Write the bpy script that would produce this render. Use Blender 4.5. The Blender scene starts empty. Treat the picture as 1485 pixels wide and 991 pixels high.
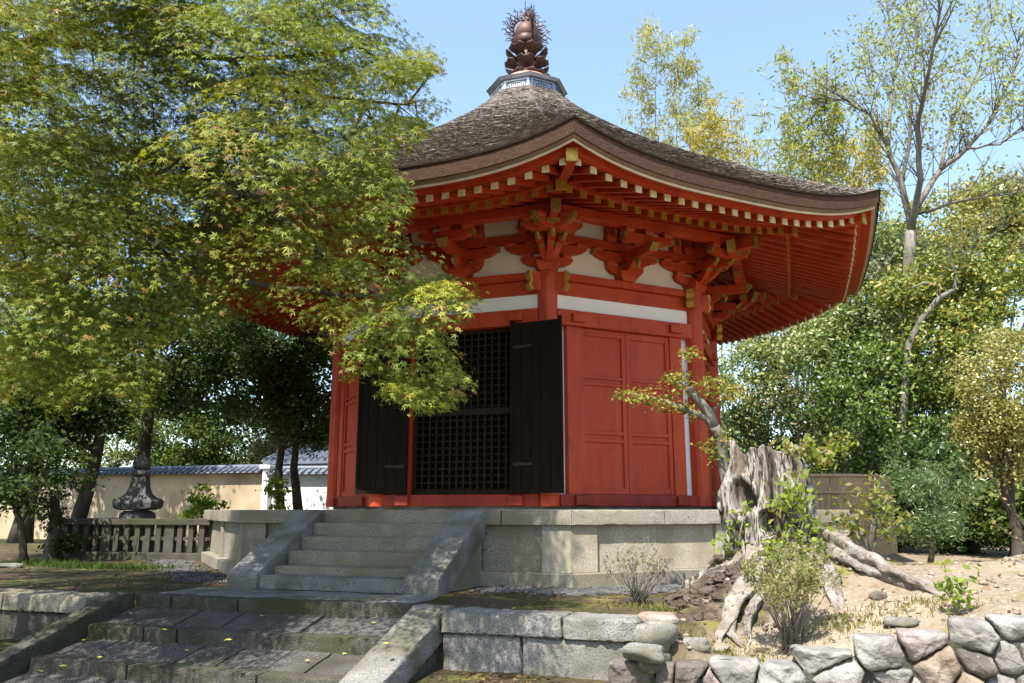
import bpy, bmesh, math, random
import numpy as np
from mathutils import noise as mnoise, Vector

rnd = random.Random(7)
rng = np.random.default_rng(11)
SC = bpy.context.scene
R = math.radians

# ------------------------------------------------------------------ camera
CAM = np.array([4.742, -14.838, 0.0]); YAW = R(-18.87); PITCH = R(11.68); FPX = 1181.0
FW = np.array([math.sin(YAW)*math.cos(PITCH), math.cos(YAW)*math.cos(PITCH), math.sin(PITCH)])
RT = np.array([math.cos(YAW), -math.sin(YAW), 0.0]); UP = np.cross(RT, FW)
cd = bpy.data.cameras.new('camera'); cam = bpy.data.objects.new('camera', cd)
SC.collection.objects.link(cam)
cam.location = CAM; cam.rotation_euler = (R(90)+PITCH, 0, -YAW)
cd.sensor_width = 36; cd.lens = 36*FPX/1485; cd.clip_start = .05; cd.clip_end = 2000
SC.camera = cam
# ------------------------------------------------------------------ world + sun
SUN_EL = R(56); SUN_AZ = R(7)          # azimuth from the front (-Y) towards -X
SD = Vector((-math.sin(SUN_AZ)*math.cos(SUN_EL), -math.cos(SUN_AZ)*math.cos(SUN_EL), math.sin(SUN_EL)))
w = bpy.data.worlds.new('World'); SC.world = w; w.use_nodes = True
nt = w.node_tree; bg = nt.nodes['Background']
sky = nt.nodes.new('ShaderNodeTexSky'); sky.sky_type = 'NISHITA'; sky.sun_disc = False
sky.sun_elevation = SUN_EL; sky.sun_rotation = math.atan2(SD.x, SD.y)
sky.air_density = 1.0; sky.dust_density = 1.2; sky.ozone_density = 1.0
haz = nt.nodes.new('ShaderNodeMix'); haz.data_type = 'RGBA'; haz.blend_type = 'ADD'; haz.inputs[0].default_value = 1
haz.inputs[7].default_value = (.50, .74, .80, 1)      # bright spring veil over the blue
nt.links.new(sky.outputs[0], haz.inputs[6]); nt.links.new(haz.outputs[2], bg.inputs[0]); bg.inputs[1].default_value = 0.128
sl = bpy.data.lights.new('sun', 'SUN'); sl.energy = 5.0; sl.angle = R(.5); sl.color = (1, .94, .85)
so = bpy.data.objects.new('sun', sl); SC.collection.objects.link(so)
so.rotation_euler = SD.to_track_quat('Z', 'Y').to_euler()
so.location = (0, 0, 30)
vs = SC.view_settings
vs.view_transform = 'Standard'; vs.look = 'None'; vs.gamma = 1; vs.use_curve_mapping = False
vs.exposure = 1.2
SC.cycles.max_bounces = 8; SC.cycles.diffuse_bounces = 4; SC.cycles.transparent_max_bounces = 4
SC.cycles.use_denoising = True

# ------------------------------------------------------------------ helpers
def at(px, py, d):
    """point seen at photograph pixel px,py at depth d metres"""
    return CAM + (FW + RT*(px-742.5)/FPX + UP*(495.5-py)/FPX)*d
def onz(px, py, z):
    d = FW + RT*(px-742.5)/FPX + UP*(495.5-py)/FPX
    return CAM + d*(z-CAM[2])/d[2]
def proj(P):
    q = np.asarray(P)-CAM; z = q@FW
    z = np.where(np.abs(z) < 1e-6, 1e-6, z)
    return 742.5+FPX*(q@RT)/z, 495.5-FPX*(q@UP)/z, z
def fc(k, s, o, z):
    """face coordinates of the octagon: face k (0 = door side), s along, o outwards"""
    a = R(45*k)
    return (math.cos(a)*s+math.sin(a)*o, math.sin(a)*s-math.cos(a)*o, z)
def cc(k, r, z, side=0):
    """corner coordinates: corner k (0 = between faces 0 and 1), r outwards along diagonal"""
    a = R(22.5+45*k)
    return (math.sin(a)*r+math.cos(a)*side, -math.cos(a)*r+math.sin(a)*side, z)

class MB:
    def __init__(s): s.v = []; s.f = []; s.m = []
    def add(s, vs, fs, m=0):
        b = len(s.v); s.v += [tuple(map(float, p)) for p in vs]
        for f in fs: s.f.append(tuple(i+b for i in f)); s.m.append(m)
    def prism(s, A, B, m=0):
        n = len(A)
        s.add(list(A)+list(B), [tuple(range(n))[::-1], tuple(range(n, 2*n))]+[(i, (i+1) % n, n+(i+1) % n, n+i) for i in range(n)], m)
    def box(s, c, sz, ax=None, m=0):
        c = np.array(c, float); h = np.array(sz, float)/2
        ax = np.eye(3) if ax is None else np.array(ax, float)
        P = lambda x, y, z: c+ax[0]*x*h[0]+ax[1]*y*h[1]+ax[2]*z*h[2]
        s.prism([P(-1,-1,-1), P(1,-1,-1), P(1,1,-1), P(-1,1,-1)], [P(-1,-1,1), P(1,-1,1), P(1,1,1), P(-1,1,1)], m)
    def fbox(s, k, s0, s1, o0, o1, z0, z1, m=0):
        s.prism([fc(k,s0,o0,z0), fc(k,s1,o0,z0), fc(k,s1,o1,z0), fc(k,s0,o1,z0)],
                [fc(k,s0,o0,z1), fc(k,s1,o0,z1), fc(k,s1,o1,z1), fc(k,s0,o1,z1)], m)
    def fprism(s, k, prof, o0, o1, m=0):
        s.prism([fc(k,a,o0,z) for a, z in prof], [fc(k,a,o1,z) for a, z in prof], m)
    def oprism(s, k, prof, s0, s1, m=0):      # profile in (o, z), extruded along s
        s.prism([fc(k,s0,a,z) for a, z in prof], [fc(k,s1,a,z) for a, z in prof], m)
    def tube(s, path, rad, n=8, m=0, cap=True):
        path = [np.array(p, float) for p in path]; rings = []
        prev = None
        for i, p in enumerate(path):
            d = path[min(i+1, len(path)-1)]-path[max(i-1, 0)]; d = d/(np.linalg.norm(d)+1e-9)
            if prev is None:
                u = np.cross(d, [0,0,1.0] if abs(d[2]) < .9 else [1.0,0,0])
            else:
                u = prev-d*(prev@d)
            u = u/(np.linalg.norm(u)+1e-9); prev = u; v = np.cross(d, u)
            r = rad[i] if hasattr(rad, '__len__') else rad
            rings.append([p+(u*math.cos(2*math.pi*j/n)+v*math.sin(2*math.pi*j/n))*r for j in range(n)])
        V = [q for rg in rings for q in rg]; F = []
        for i in range(len(path)-1):
            for j in range(n): F.append((i*n+j, i*n+(j+1) % n, (i+1)*n+(j+1) % n, (i+1)*n+j))
        if cap: F += [tuple(range(n))[::-1], tuple(range(len(V)-n, len(V)))]
        s.add(V, F, m)
    def lathe(s, prof, c, n=24, m=0, sq=None):
        c = np.array(c, float); V = []; F = []
        for r, z in prof:
            for j in range(n):
                a = 2*math.pi*j/n + (sq or 0)
                V.append(c+[r*math.cos(a), r*math.sin(a), z])
        for i in range(len(prof)-1):
            for j in range(n): F.append((i*n+j, i*n+(j+1) % n, (i+1)*n+(j+1) % n, (i+1)*n+j))
        F += [tuple(range(n))[::-1], tuple(range(len(V)-n, len(V)))]
        s.add(V, F, m)
    def grid(s, G, m=0, close=False):
        nu, nv = len(G), len(G[0]); V = [p for r in G for p in r]; F = []
        for i in range(nu-1):
            for j in range(nv if close else nv-1):
                F.append((i*nv+j, i*nv+(j+1) % nv, (i+1)*nv+(j+1) % nv, (i+1)*nv+j))
        s.add(V, F, m)
    def build(s, name, mats, parent=None, loc=None, bevel=0, smooth=False, fix=True, rough=0, cell=.11):
        me = bpy.data.meshes.new(name)
        off = np.zeros(3)
        if parent is not None: off = WLOC[parent.name]
        if loc is not None: off = np.array(loc, float)
        V = np.array(s.v)-off
        me.from_pydata(V.tolist(), [], s.f)
        mats = mats if isinstance(mats, (list, tuple)) else [mats]
        for m in mats: me.materials.append(m)
        me.polygons.foreach_set('material_index', s.m)
        if fix:
            bm = bmesh.new(); bm.from_mesh(me); bmesh.ops.recalc_face_normals(bm, faces=bm.faces); bm.to_mesh(me); bm.free()
        if rough:
            bm = bmesh.new(); bm.from_mesh(me); bmesh.ops.triangulate(bm, faces=bm.faces)
            for _ in range(6):
                L = [e for e in bm.edges if e.calc_length() > cell]
                if not L: break
                bmesh.ops.subdivide_edges(bm, edges=L, cuts=1); bmesh.ops.triangulate(bm, faces=[f for f in bm.faces if len(f.verts) > 3])
            bm.normal_update(); mv = []
            for v in bm.verts:
                p = Vector(v.co)+Vector(off)
                sharp = any(e.is_manifold and e.calc_face_angle(0) > .6 for e in v.link_edges)
                n1 = mnoise.noise(p*3.1); n2 = mnoise.noise(p*9.7+Vector((5,1,2))); n3 = mnoise.noise(p*23)
                k = rough*(.45*n1+.5*n2+.3*n3)
                if sharp: k -= rough*(.5+1.6*max(0, n2+.5*n3))
                mv.append(v.normal*k)
            for v, d in zip(bm.verts, mv): v.co += d
            bm.to_mesh(me); bm.free(); me.polygons.foreach_set('use_smooth', [True]*len(me.polygons)); me.set_sharp_from_angle(angle=R(38))
        if smooth: me.polygons.foreach_set('use_smooth', [True]*len(me.polygons))
        me.update()
        o = bpy.data.objects.new(name, me); SC.collection.objects.link(o)
        if parent is not None:
            o.parent = parent; WLOC[o.name] = off
        else:
            o.location = off; WLOC[o.name] = off
        if bevel:
            b = o.modifiers.new('bevel', 'BEVEL'); b.width = bevel; b.segments = 2; b.limit_method = 'ANGLE'; b.angle_limit = R(35)
        return o
WLOC = {}
def thing(name, label, cat, loc=(0,0,0), group=None):
    o = bpy.data.objects.new(name, None); SC.collection.objects.link(o); o.location = loc
    o.empty_display_size = .2; WLOC[o.name] = np.array(loc, float)
    return tag(o, label, cat, group)
def tag(o, label, cat, group=None, kind=None):
    if label: o['label'] = label
    if cat: o['category'] = cat
    if group: o['group'] = group
    if kind: o['kind'] = kind
    return o

def leaf_object(name, mat, parent, pos, nrm, size, col, shape='diamond', loc=None, roll=None):
    """one mesh of many small leaf faces; col = pigment of each leaf"""
    N = len(pos); pos = np.asarray(pos, float); nrm = np.asarray(nrm, float)
    nrm = nrm/(np.linalg.norm(nrm, axis=1)[:, None]+1e-9)
    ref = rng.normal(size=(N, 3)) if roll is None else np.asarray(roll, float)
    u = ref-nrm*np.sum(ref*nrm, 1)[:, None]; u /= (np.linalg.norm(u, axis=1)[:, None]+1e-9)
    v = np.cross(nrm, u); size = np.asarray(size)[:, None]
    if shape == 'maple':
        vs = []; nl = 5; angs = [0, 48, -48, 100, -100]; lens = [1, .86, .86, .55, .55]
        for a, L in zip(angs, lens):
            ca, sa = math.cos(R(a)), math.sin(R(a)); wd = .125
            d = u*ca+v*sa; e = -u*sa+v*ca
            dr = (-.34*L*L*rng.uniform(.2, 1.9, (N, 1)))
            vs += [pos, pos+size*(d*L*.45+e*wd*L-nrm*.03), pos+size*(d*L+nrm*dr), pos+size*(d*L*.45-e*wd*L-nrm*.03)]
        V = np.stack(vs, 1); per = 5
    elif shape == 'strap':
        V = np.stack([pos, pos+size*(u*.5+v*.09), pos+size*(u-nrm*.2), pos+size*(u*.5-v*.09)], 1); per = 1
    else:
        V = np.stack([pos-u*size*.5, pos+size*(v*.26-nrm*.06), pos+size*(u*.5-nrm*.08), pos-size*(v*.26+nrm*.06)], 1); per = 1
    V = V.reshape(-1, 3)
    off = WLOC[parent.name] if parent is not None else (np.array(loc, float) if loc is not None else np.zeros(3))
    V = V-off
    me = bpy.data.meshes.new(name); nq = N*per
    me.vertices.add(nq*4); me.vertices.foreach_set('co', V.ravel())
    me.loops.add(nq*4); me.loops.foreach_set('vertex_index', np.arange(nq*4, dtype=np.int32))
    me.polygons.add(nq); me.polygons.foreach_set('loop_start', np.arange(0, nq*4, 4, dtype=np.int32))
    me.polygons.foreach_set('loop_total', np.full(nq, 4, dtype=np.int32))
    me.update(calc_edges=True)
    ca = me.color_attributes.new('pigment', 'FLOAT_COLOR', 'POINT')
    C = np.ones((N, per*4, 4), np.float32); C[:, :, :3] = np.asarray(col)[:, None, :]
    ca.data.foreach_set('color', C.ravel())
    me.materials.append(mat)
    o = bpy.data.objects.new(name, me); SC.collection.objects.link(o)
    if parent is not None: o.parent = parent
    else: o.location = off
    WLOC[o.name] = off
    return o

# ------------------------------------------------------------------ materials
def mat(name, c1, c2=None, scale=4, rough=.7, bump=0, bscale=40, c3=None, s3=60, t3=(.55,.7), stretch=(1,1,1), metal=0, stain=None, stain_s=1.2, stain_t=(.5,.7), spec=.3, detail=6):
    m = bpy.data.materials.new(name); m.use_nodes = True; n = m.node_tree; p = n.nodes['Principled BSDF']
    p.inputs['Roughness'].default_value = rough; p.inputs['Metallic'].default_value = metal
    p.inputs['Specular IOR Level'].default_value = spec
    tc = n.nodes.new('ShaderNodeTexCoord'); mp = n.nodes.new('ShaderNodeMapping'); mp.inputs['Scale'].default_value = stretch
    geo = n.nodes.new('ShaderNodeNewGeometry')
    n.links.new(tc.outputs['Object'], mp.inputs[0])
    def nz(sc, dt=detail, vec=None):
        q = n.nodes.new('ShaderNodeTexNoise'); q.inputs['Scale'].default_value = sc; q.inputs['Detail'].default_value = dt
        n.links.new((vec or mp).outputs[0], q.inputs['Vector']); return q
    def ramp(src, a, b):
        r = n.nodes.new('ShaderNodeMapRange'); r.inputs[1].default_value = a; r.inputs[2].default_value = b
        n.links.new(src, r.inputs[0]); return r.outputs[0]
    def mix(f, a, b):
        x = n.nodes.new('ShaderNodeMix'); x.data_type = 'RGBA'
        n.links.new(f, x.inputs[0])
        for i, q in ((6, a), (7, b)):
            if isinstance(q, tuple): x.inputs[i].default_value = (*q, 1)
            else: n.links.new(q, x.inputs[i])
        return x.outputs[2]
    col = c1
    if c2: col = mix(ramp(nz(scale).outputs[0], .32, .68), c1, c2)
    if c3: col = mix(ramp(nz(s3, 2).outputs[0], *t3), col, c3)
    if stain: col = mix(ramp(nz(stain_s, 8).outputs[0], *stain_t), col, stain)
    if isinstance(col, tuple): p.inputs['Base Color'].default_value = (*col, 1)
    else: n.links.new(col, p.inputs['Base Color'])
    if bump:
        b = n.nodes.new('ShaderNodeBump'); b.inputs['Strength'].default_value = bump; b.inputs['Distance'].default_value = .02
        n.links.new(nz(bscale, 8).outputs[0], b.inputs['Height']); n.links.new(b.outputs[0], p.inputs['Normal'])
    return m
def leafmat(name, trans=.45, rough=.45, spec=.35):
    m = bpy.data.materials.new(name); m.use_nodes = True; n = m.node_tree; p = n.nodes['Principled BSDF']
    p.inputs['Roughness'].default_value = rough; p.inputs['Specular IOR Level'].default_value = spec
    a = n.nodes.new('ShaderNodeAttribute'); a.attribute_name = 'pigment'
    t = n.nodes.new('ShaderNodeBsdfTranslucent'); x = n.nodes.new('ShaderNodeMixShader'); x.inputs[0].default_value = trans
    g = n.nodes.new('ShaderNodeMix'); g.data_type = 'RGBA'; g.blend_type = 'MULTIPLY'; g.inputs[0].default_value = 1
    g.inputs[7].default_value = (1.5, 1.45, .6, 1)
    n.links.new(a.outputs[0], p.inputs['Base Color']); n.links.new(a.outputs[0], g.inputs[6]); n.links.new(g.outputs[2], t.inputs[0])
    n.links.new(p.outputs[0], x.inputs[1]); n.links.new(t.outputs[0], x.inputs[2])
    n.links.new(x.outputs[0], n.nodes['Material Output'].inputs[0])
    return m
RED = (.43, .052, .010)
M = dict(
    red=mat('vermilion_paint', RED, (.37,.040,.010), 2.5, .5, .12, 30, c3=(.26,.026,.013), s3=7, t3=(.52,.8), stain=(.46,.075,.03), stain_s=2.3, stain_t=(.55,.75), stretch=(1,1,.45)),
    redpanel=mat('vermilion_panel', (.40,.044,.012), (.34,.036,.011), 1.6, .55, .1, 60, stretch=(1.6,1.6,.25), c3=(.24,.028,.016), s3=11, t3=(.55,.8), stain=(.42,.065,.032), stain_s=1.7, stain_t=(.5,.75)),
    redaged=mat('aged_vermilion', (.27,.028,.014), (.17,.02,.013), 5, .6, .2, 30, stretch=(1,1,.3)),
    giltdull=mat('aged_gilt_fitting', (.34,.20,.045), (.20,.11,.03), 18, .5, .2, 50, metal=.3),
    gilt=mat('gilt_metal', (.50,.30,.05), (.30,.17,.03), 18, .42, .15, 50, metal=.35, spec=.5),
    giltpale=mat('pale_gilt', (.66,.60,.42), (.5,.36,.12), 9, .45, .1, 50, metal=.15, spec=.5),
    plaster=mat('white_plaster', (.74,.71,.64), (.68,.64,.55), 2.5, .85, .06, 25, stain=(.6,.54,.42), stain_s=.8, stain_t=(.55,.8)),
    white=mat('white_paint', (.80,.79,.77), (.74,.73,.72), 3, .7, .05, 30),
    giltpale2=mat('whitewashed_board', (.52,.42,.29), (.42,.33,.22), 5, .7, .1, 30),
    tan=mat('ochre_eave_board', (.17,.10,.045), (.12,.07,.03), 5, .7, .1, 30),
    dark=mat('dark_door_wood', (.010,.0065,.0045), (.018,.011,.007), 5, .85, .35, 30, stretch=(7,7,.35), spec=.08),
    lattice=mat('lattice_wood', (.020,.013,.009), (.034,.022,.013), 8, .8, .2, 40, spec=.1),
    black=mat('dark_interior', (.006,.006,.006), None, rough=.9),  # near-black surface stands in for the darkness inside the hall
    granite=mat('granite', (.29,.265,.21), (.22,.20,.155), 3, .85, .35, 90, c3=(.11,.10,.085), s3=80, t3=(.5,.64), stain=(.16,.14,.085), stain_s=1.3, stain_t=(.46,.7)),
    granitewarm=mat('warm_granite', (.42,.375,.285), (.33,.29,.215), 3, .85, .35, 90, c3=(.17,.15,.12), s3=80, t3=(.52,.66), stain=(.24,.195,.115), stain_s=1.5, stain_t=(.5,.72)),  # paler, yellower granite, brightened for the sunlit look of the right faces
    granite2=mat('granite_light', (.36,.335,.28), (.29,.265,.215), 4, .85, .35, 90, c3=(.12,.12,.11), s3=80, t3=(.5,.66), stain=(.27,.25,.16), stain_s=1.3),
    granite3=mat('grey_granite', (.25,.24,.225), (.17,.165,.15), 4, .85, .4, 80, c3=(.09,.09,.085), s3=80, t3=(.5,.64), stain=(.10,.095,.065), stain_s=1.9, stain_t=(.46,.66)),
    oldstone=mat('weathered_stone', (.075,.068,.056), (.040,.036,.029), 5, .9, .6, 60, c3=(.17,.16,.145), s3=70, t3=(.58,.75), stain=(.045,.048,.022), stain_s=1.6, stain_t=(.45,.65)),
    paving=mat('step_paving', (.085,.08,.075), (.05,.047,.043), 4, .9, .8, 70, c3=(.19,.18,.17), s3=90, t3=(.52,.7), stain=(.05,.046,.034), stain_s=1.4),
    monument=mat('monument_stone', (.10,.10,.10), (.055,.055,.055), 6, .9, .5, 40, c3=(.19,.19,.185), s3=14, t3=(.62,.8)),
    barkedge=mat('layered_bark_edge', (.090,.043,.026), (.045,.023,.015), 14, .85, .8, 60, stretch=(1,1,3.5), c3=(.17,.08,.05), s3=70, t3=(.6,.8)),
    copper=mat('patinated_copper', (.075,.04,.036), (.05,.027,.025), 5, .5, .15, 30, metal=.3),
    copperlight=mat('dish_copper', (.50,.30,.24), (.42,.24,.2), 5, .5, .1, 30, metal=.2),
    lead=mat('grey_roof_metal', (.30,.33,.40), (.20,.23,.30), 5, .4, .15, 30, metal=.6, spec=.5),
    leadlit=mat('sunlit_roof_metal', (.62,.63,.66), (.5,.52,.56), 6, .4, .15, 30, metal=.25, spec=.5),
    trunk=mat('tree_bark', (.085,.068,.052), (.04,.032,.026), 6, .9, .9, 25, stretch=(1,1,.3), stain=(.11,.10,.075), stain_s=2.5),
    palebark=mat('pale_bark', (.22,.20,.165), (.12,.105,.09), 4, .9, .8, 20, stretch=(1,1,.35), stain=(.13,.12,.09), stain_s=2),
    culm=mat('bamboo_culm', (.40,.36,.14), (.30,.30,.10), 3, .5, .05, 20),
    wood=mat('weathered_stump_wood', (.42,.39,.35), (.15,.13,.11), 3.5, .9, .9, 26, stretch=(3,3,.5), c3=(.04,.03,.024), s3=10, t3=(.49,.60), stain=(.12,.095,.07), stain_s=2.2, stain_t=(.5,.62)),
    root=mat('weathered_root_wood', (.29,.26,.23), (.15,.13,.11), 7, .9, .9, 45, c3=(.08,.06,.045), s3=22, t3=(.56,.7), stain=(.17,.14,.11), stain_s=4, stain_t=(.5,.65)),
    jewel=mat('weathered_copper_ball', (.15,.082,.066), (.10,.052,.043), 6, .55, .1, 30, metal=.2),
    iron=mat('dark_iron', (.03,.026,.024), (.05,.04,.034), 9, .6, .2, 40, metal=.5),
    ochre=mat('ochre_plaster', (.44,.355,.235), (.36,.285,.185), 2, .9, .08, 20, stain=(.26,.20,.13), stain_s=.9, stain_t=(.48,.7)),
    tile=mat('roof_tile', (.10,.12,.16), (.16,.18,.22), 9, .45, .2, 20),
    bamboo=mat('bamboo_screen', (.44,.33,.21), (.28,.20,.125), 9, .7, .3, 30, stretch=(6,6,.4)),
    rope=mat('gilt_chain', (.55,.33,.06), None, rough=.5, metal=.3),
    pebble=mat('gravel_pebble', (.06,.06,.062), (.11,.105,.10), 3, .8, .3, 60, c3=(.05,.05,.055), s3=5, t3=(.5,.6)),
)
RK = [mat('rubble_stone_grey', (.25,.24,.225), (.14,.135,.125), 5, .9, .9, 30, c3=(.14,.13,.12), s3=18, t3=(.56,.72), stain=(.29,.285,.27), stain_s=3, stain_t=(.5,.62)),
      mat('rubble_stone_tan', (.27,.215,.16), (.18,.14,.105), 5, .9, .9, 30, c3=(.15,.11,.08), s3=18, t3=(.58,.72), stain=(.32,.30,.27), stain_s=3),
      mat('rubble_stone_rose', (.26,.19,.17), (.22,.205,.195), 4, .9, .9, 30, c3=(.17,.12,.11), s3=18, t3=(.58,.72), stain=(.34,.33,.31), stain_s=3),
      mat('rubble_stone_dark', (.13,.11,.095), (.08,.07,.06), 5, .9, .9, 30, c3=(.24,.22,.2), s3=18, t3=(.6,.75))]
LEAF = leafmat('maple_leaf', .34, .5, .25)
LEAFG = leafmat('evergreen_leaf', .35, .6, .18)
LEAFR = leafmat('sunny_evergreen_leaf', .3, .36, .5)
LEAFB = leafmat('bamboo_leaf', .5, .5, .3)

# bark thatch: pigment per strip times noise
def thatch():
    m = bpy.data.materials.new('bark_thatch'); m.use_nodes = True; n = m.node_tree; p = n.nodes['Principled BSDF']
    p.inputs['Roughness'].default_value = .85; p.inputs['Specular IOR Level'].default_value = .25
    a = n.nodes.new('ShaderNodeAttribute'); a.attribute_name = 'pigment'
    uv = n.nodes.new('ShaderNodeAttribute'); uv.attribute_name = 'grain'
    mp = n.nodes.new('ShaderNodeMapping'); mp.inputs['Scale'].default_value = (3, 30, 1)
    q = n.nodes.new('ShaderNodeTexNoise'); q.inputs['Scale'].default_value = 1.6; q.inputs['Detail'].default_value = 7
    n.links.new(uv.outputs['Vector'], mp.inputs[0]); n.links.new(mp.outputs[0], q.inputs['Vector'])
    mr = n.nodes.new('ShaderNodeMapRange'); mr.inputs[1].default_value = .3; mr.inputs[2].default_value = .7; mr.inputs[3].default_value = .45; mr.inputs[4].default_value = 1.5
    n.links.new(q.outputs[0], mr.inputs[0])
    x = n.nodes.new('ShaderNodeMix'); x.data_type = 'RGBA'; x.blend_type = 'MULTIPLY'; x.inputs[0].default_value = 1
    n.links.new(a.outputs[0], x.inputs[6]); n.links.new(mr.outputs[0], x.inputs[7]); n.links.new(x.outputs[2], p.inputs['Base Color'])
    b = n.nodes.new('ShaderNodeBump'); b.inputs['Strength'].default_value = .8; b.inputs['Distance'].default_value = .03
    n.links.new(q.outputs[0], b.inputs['Height']); n.links.new(b.outputs[0], p.inputs['Normal'])
    return m
THATCH = thatch()

# ------------------------------------------------------------------ ground
def sst(a, b, x):
    t = min(1, max(0, (x-a)/(b-a))); return t*t*(3-2*t)
def lerp_tab(x, T):
    if x <= T[0][0]: return T[0][1]
    for (a, b), (c, d) in zip(T, T[1:]):
        if x <= c: return b+(d-b)*(x-a)/(c-a)
    return T[-1][1]
RUB_TOP = [(3.3,-1.16), (4.0,-1.13), (4.5,-1.10), (4.85,-.98), (5.2,-.90), (5.6,-.80), (6.1,-.69), (7,-.62), (9,-.5)]
RUBY = -8.32
def ground_z(x, y):
    n1 = mnoise.noise((x*.7, y*.7, 3.1)); n2 = mnoise.noise((x*2.6, y*2.6, 9)); n3 = mnoise.noise((x*8, y*8, 5))
    low = -1.3-.06*max(0, min(5, -8.3-y))+.02*n1+.012*n2
    yard = -.87+.012*n1+.01*n2+.004*n3
    # bank on the right, carrying the stump
    top = lerp_tab(x, RUB_TOP)-.03
    hi = -.45+.08*sst(5.5, 9, x)+.03*n1
    bank = top+(hi-top)*sst(-8.2, -5.9, y)
    d = math.hypot((x-4.5)/.95, (y+6.15)/1.0)
    bank += .20*max(0, 1-d*d*.6)**1.5 if d < 1.29 else 0
    bank += (.05*n2+.035*n3+.03*n1)*sst(9, 7, x)*sst(-1, -4, y)
    wx = 3.42+.22*mnoise.noise((y*1.3, 1, 2))
    k = sst(wx, wx+.85, x)
    k2 = sst(4.1, 6.6, x+.9*(-y-6)) if y > -6.2 else 1
    up = yard*(1-k)+bank*k if y < -6.2 else yard*(1-k*min(1, k2+.0))+bank*k*min(1, k2)
    # slope behind on the far right keeps its height
    stp = abs(x+.12) < 1.74
    edge = -7.74 if stp else -8.08 if x < 3.45 else RUBY+.12
    if stp and y > -10.9: low = -1.75
    if y < edge-.05: return low
    t = sst(edge-.05, edge+.02, y)
    return low+(up-low)*t
def hit(px, py):
    """where the ray through a photograph pixel meets the ground"""
    d = FW + RT*(px-742.5)/FPX + UP*(495.5-py)/FPX; t = 3.0
    while t < 60:
        p = CAM+d*t
        if p[2] < ground_z(p[0], p[1]): break
        t += .03
    return np.array([p[0], p[1], ground_z(p[0], p[1])])
def axis(a, b, step, far):
    L = list(np.arange(a, b+1e-6, step)); s = step; p = a; q = b; lo = []; hi = []
    while p > -far: s *= 1.22; p -= s; lo.append(p)
    s = step
    while q < far: s *= 1.22; q += s; hi.append(q)
    return lo[::-1]+L+hi
gx = axis(-5.0, 8.5, .075, 260); gy = axis(-10.6, -3.6, .07, 260)
g = MB(); g.grid([[(x, y, ground_z(x, y)) for y in gy] for x in gx])
def ground_mat():
    m = bpy.data.materials.new('earth_and_moss'); m.use_nodes = True; n = m.node_tree; p = n.nodes['Principled BSDF']
    p.inputs['Roughness'].default_value = .95; p.inputs['Specular IOR Level'].default_value = .15
    tc = n.nodes.new('ShaderNodeTexCoord')
    def nz(sc, dt=8):
        q = n.nodes.new('ShaderNodeTexNoise'); q.inputs['Scale'].default_value = sc; q.inputs['Detail'].default_value = dt
        n.links.new(tc.outputs['Object'], q.inputs['Vector']); return q.outputs[0]
    def ramp(src, a, b):
        r = n.nodes.new('ShaderNodeMapRange'); r.inputs[1].default_value = a; r.inputs[2].default_value = b
        n.links.new(src, r.inputs[0]); return r.outputs[0]
    def mix(f, a, b):
        x = n.nodes.new('ShaderNodeMix'); x.data_type = 'RGBA'; n.links.new(f, x.inputs[0])
        for i, q in ((6, a), (7, b)):
            if isinstance(q, tuple): x.inputs[i].default_value = (*q, 1)
            else: n.links.new(q, x.inputs[i])
        return x.outputs[2]
    sep = n.nodes.new('ShaderNodeSeparateXYZ'); n.links.new(tc.outputs['Object'], sep.inputs[0])
    earth = mix(ramp(nz(1.1), .35, .65), (.27,.222,.165), (.185,.145,.102))
    earth = mix(ramp(nz(30, 3), .55, .75), earth, (.35,.30,.235))
    earth = mix(ramp(nz(9, 5), .6, .72), earth, (.17,.11,.07))
    shade = mix(ramp(nz(1.6), .42, .6), (.075,.05,.034), (.042,.048,.015))     # leaf-mould earth and moss, darkened to hold the maple's shade
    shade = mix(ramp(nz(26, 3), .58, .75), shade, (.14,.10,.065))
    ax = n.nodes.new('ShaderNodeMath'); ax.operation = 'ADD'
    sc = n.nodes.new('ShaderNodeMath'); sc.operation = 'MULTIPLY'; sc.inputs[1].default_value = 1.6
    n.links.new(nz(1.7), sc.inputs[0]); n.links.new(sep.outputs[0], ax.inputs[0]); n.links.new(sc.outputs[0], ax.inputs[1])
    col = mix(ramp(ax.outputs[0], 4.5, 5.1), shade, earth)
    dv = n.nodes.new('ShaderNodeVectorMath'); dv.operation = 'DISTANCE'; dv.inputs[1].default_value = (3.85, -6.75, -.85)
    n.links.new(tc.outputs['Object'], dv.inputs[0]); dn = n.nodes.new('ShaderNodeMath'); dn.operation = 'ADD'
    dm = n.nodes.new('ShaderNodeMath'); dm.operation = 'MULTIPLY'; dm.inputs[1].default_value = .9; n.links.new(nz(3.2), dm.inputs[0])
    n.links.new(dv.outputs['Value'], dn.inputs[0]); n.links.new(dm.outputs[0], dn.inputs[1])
    col = mix(ramp(dn.outputs[0], 1.12, 1.36), mix(ramp(nz(12), .4, .65), (.055,.04,.03), (.13,.10,.075)), col)      # dark humus among the dead roots, darkened further as the mound's shade
    moss = mix(ramp(nz(2.3), .56, .66), col, (.15,.14,.04))
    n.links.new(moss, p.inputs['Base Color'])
    b = n.nodes.new('ShaderNodeBump'); b.inputs['Strength'].default_value = .9; b.inputs['Distance'].default_value = .03
    n.links.new(nz(22, 10), b.inputs['Height']); n.links.new(b.outputs[0], p.inputs['Normal'])
    return m
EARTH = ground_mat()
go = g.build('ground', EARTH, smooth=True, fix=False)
tag(go, 'bare earth yard and bank with patches of moss', 'ground', kind='structure')

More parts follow.
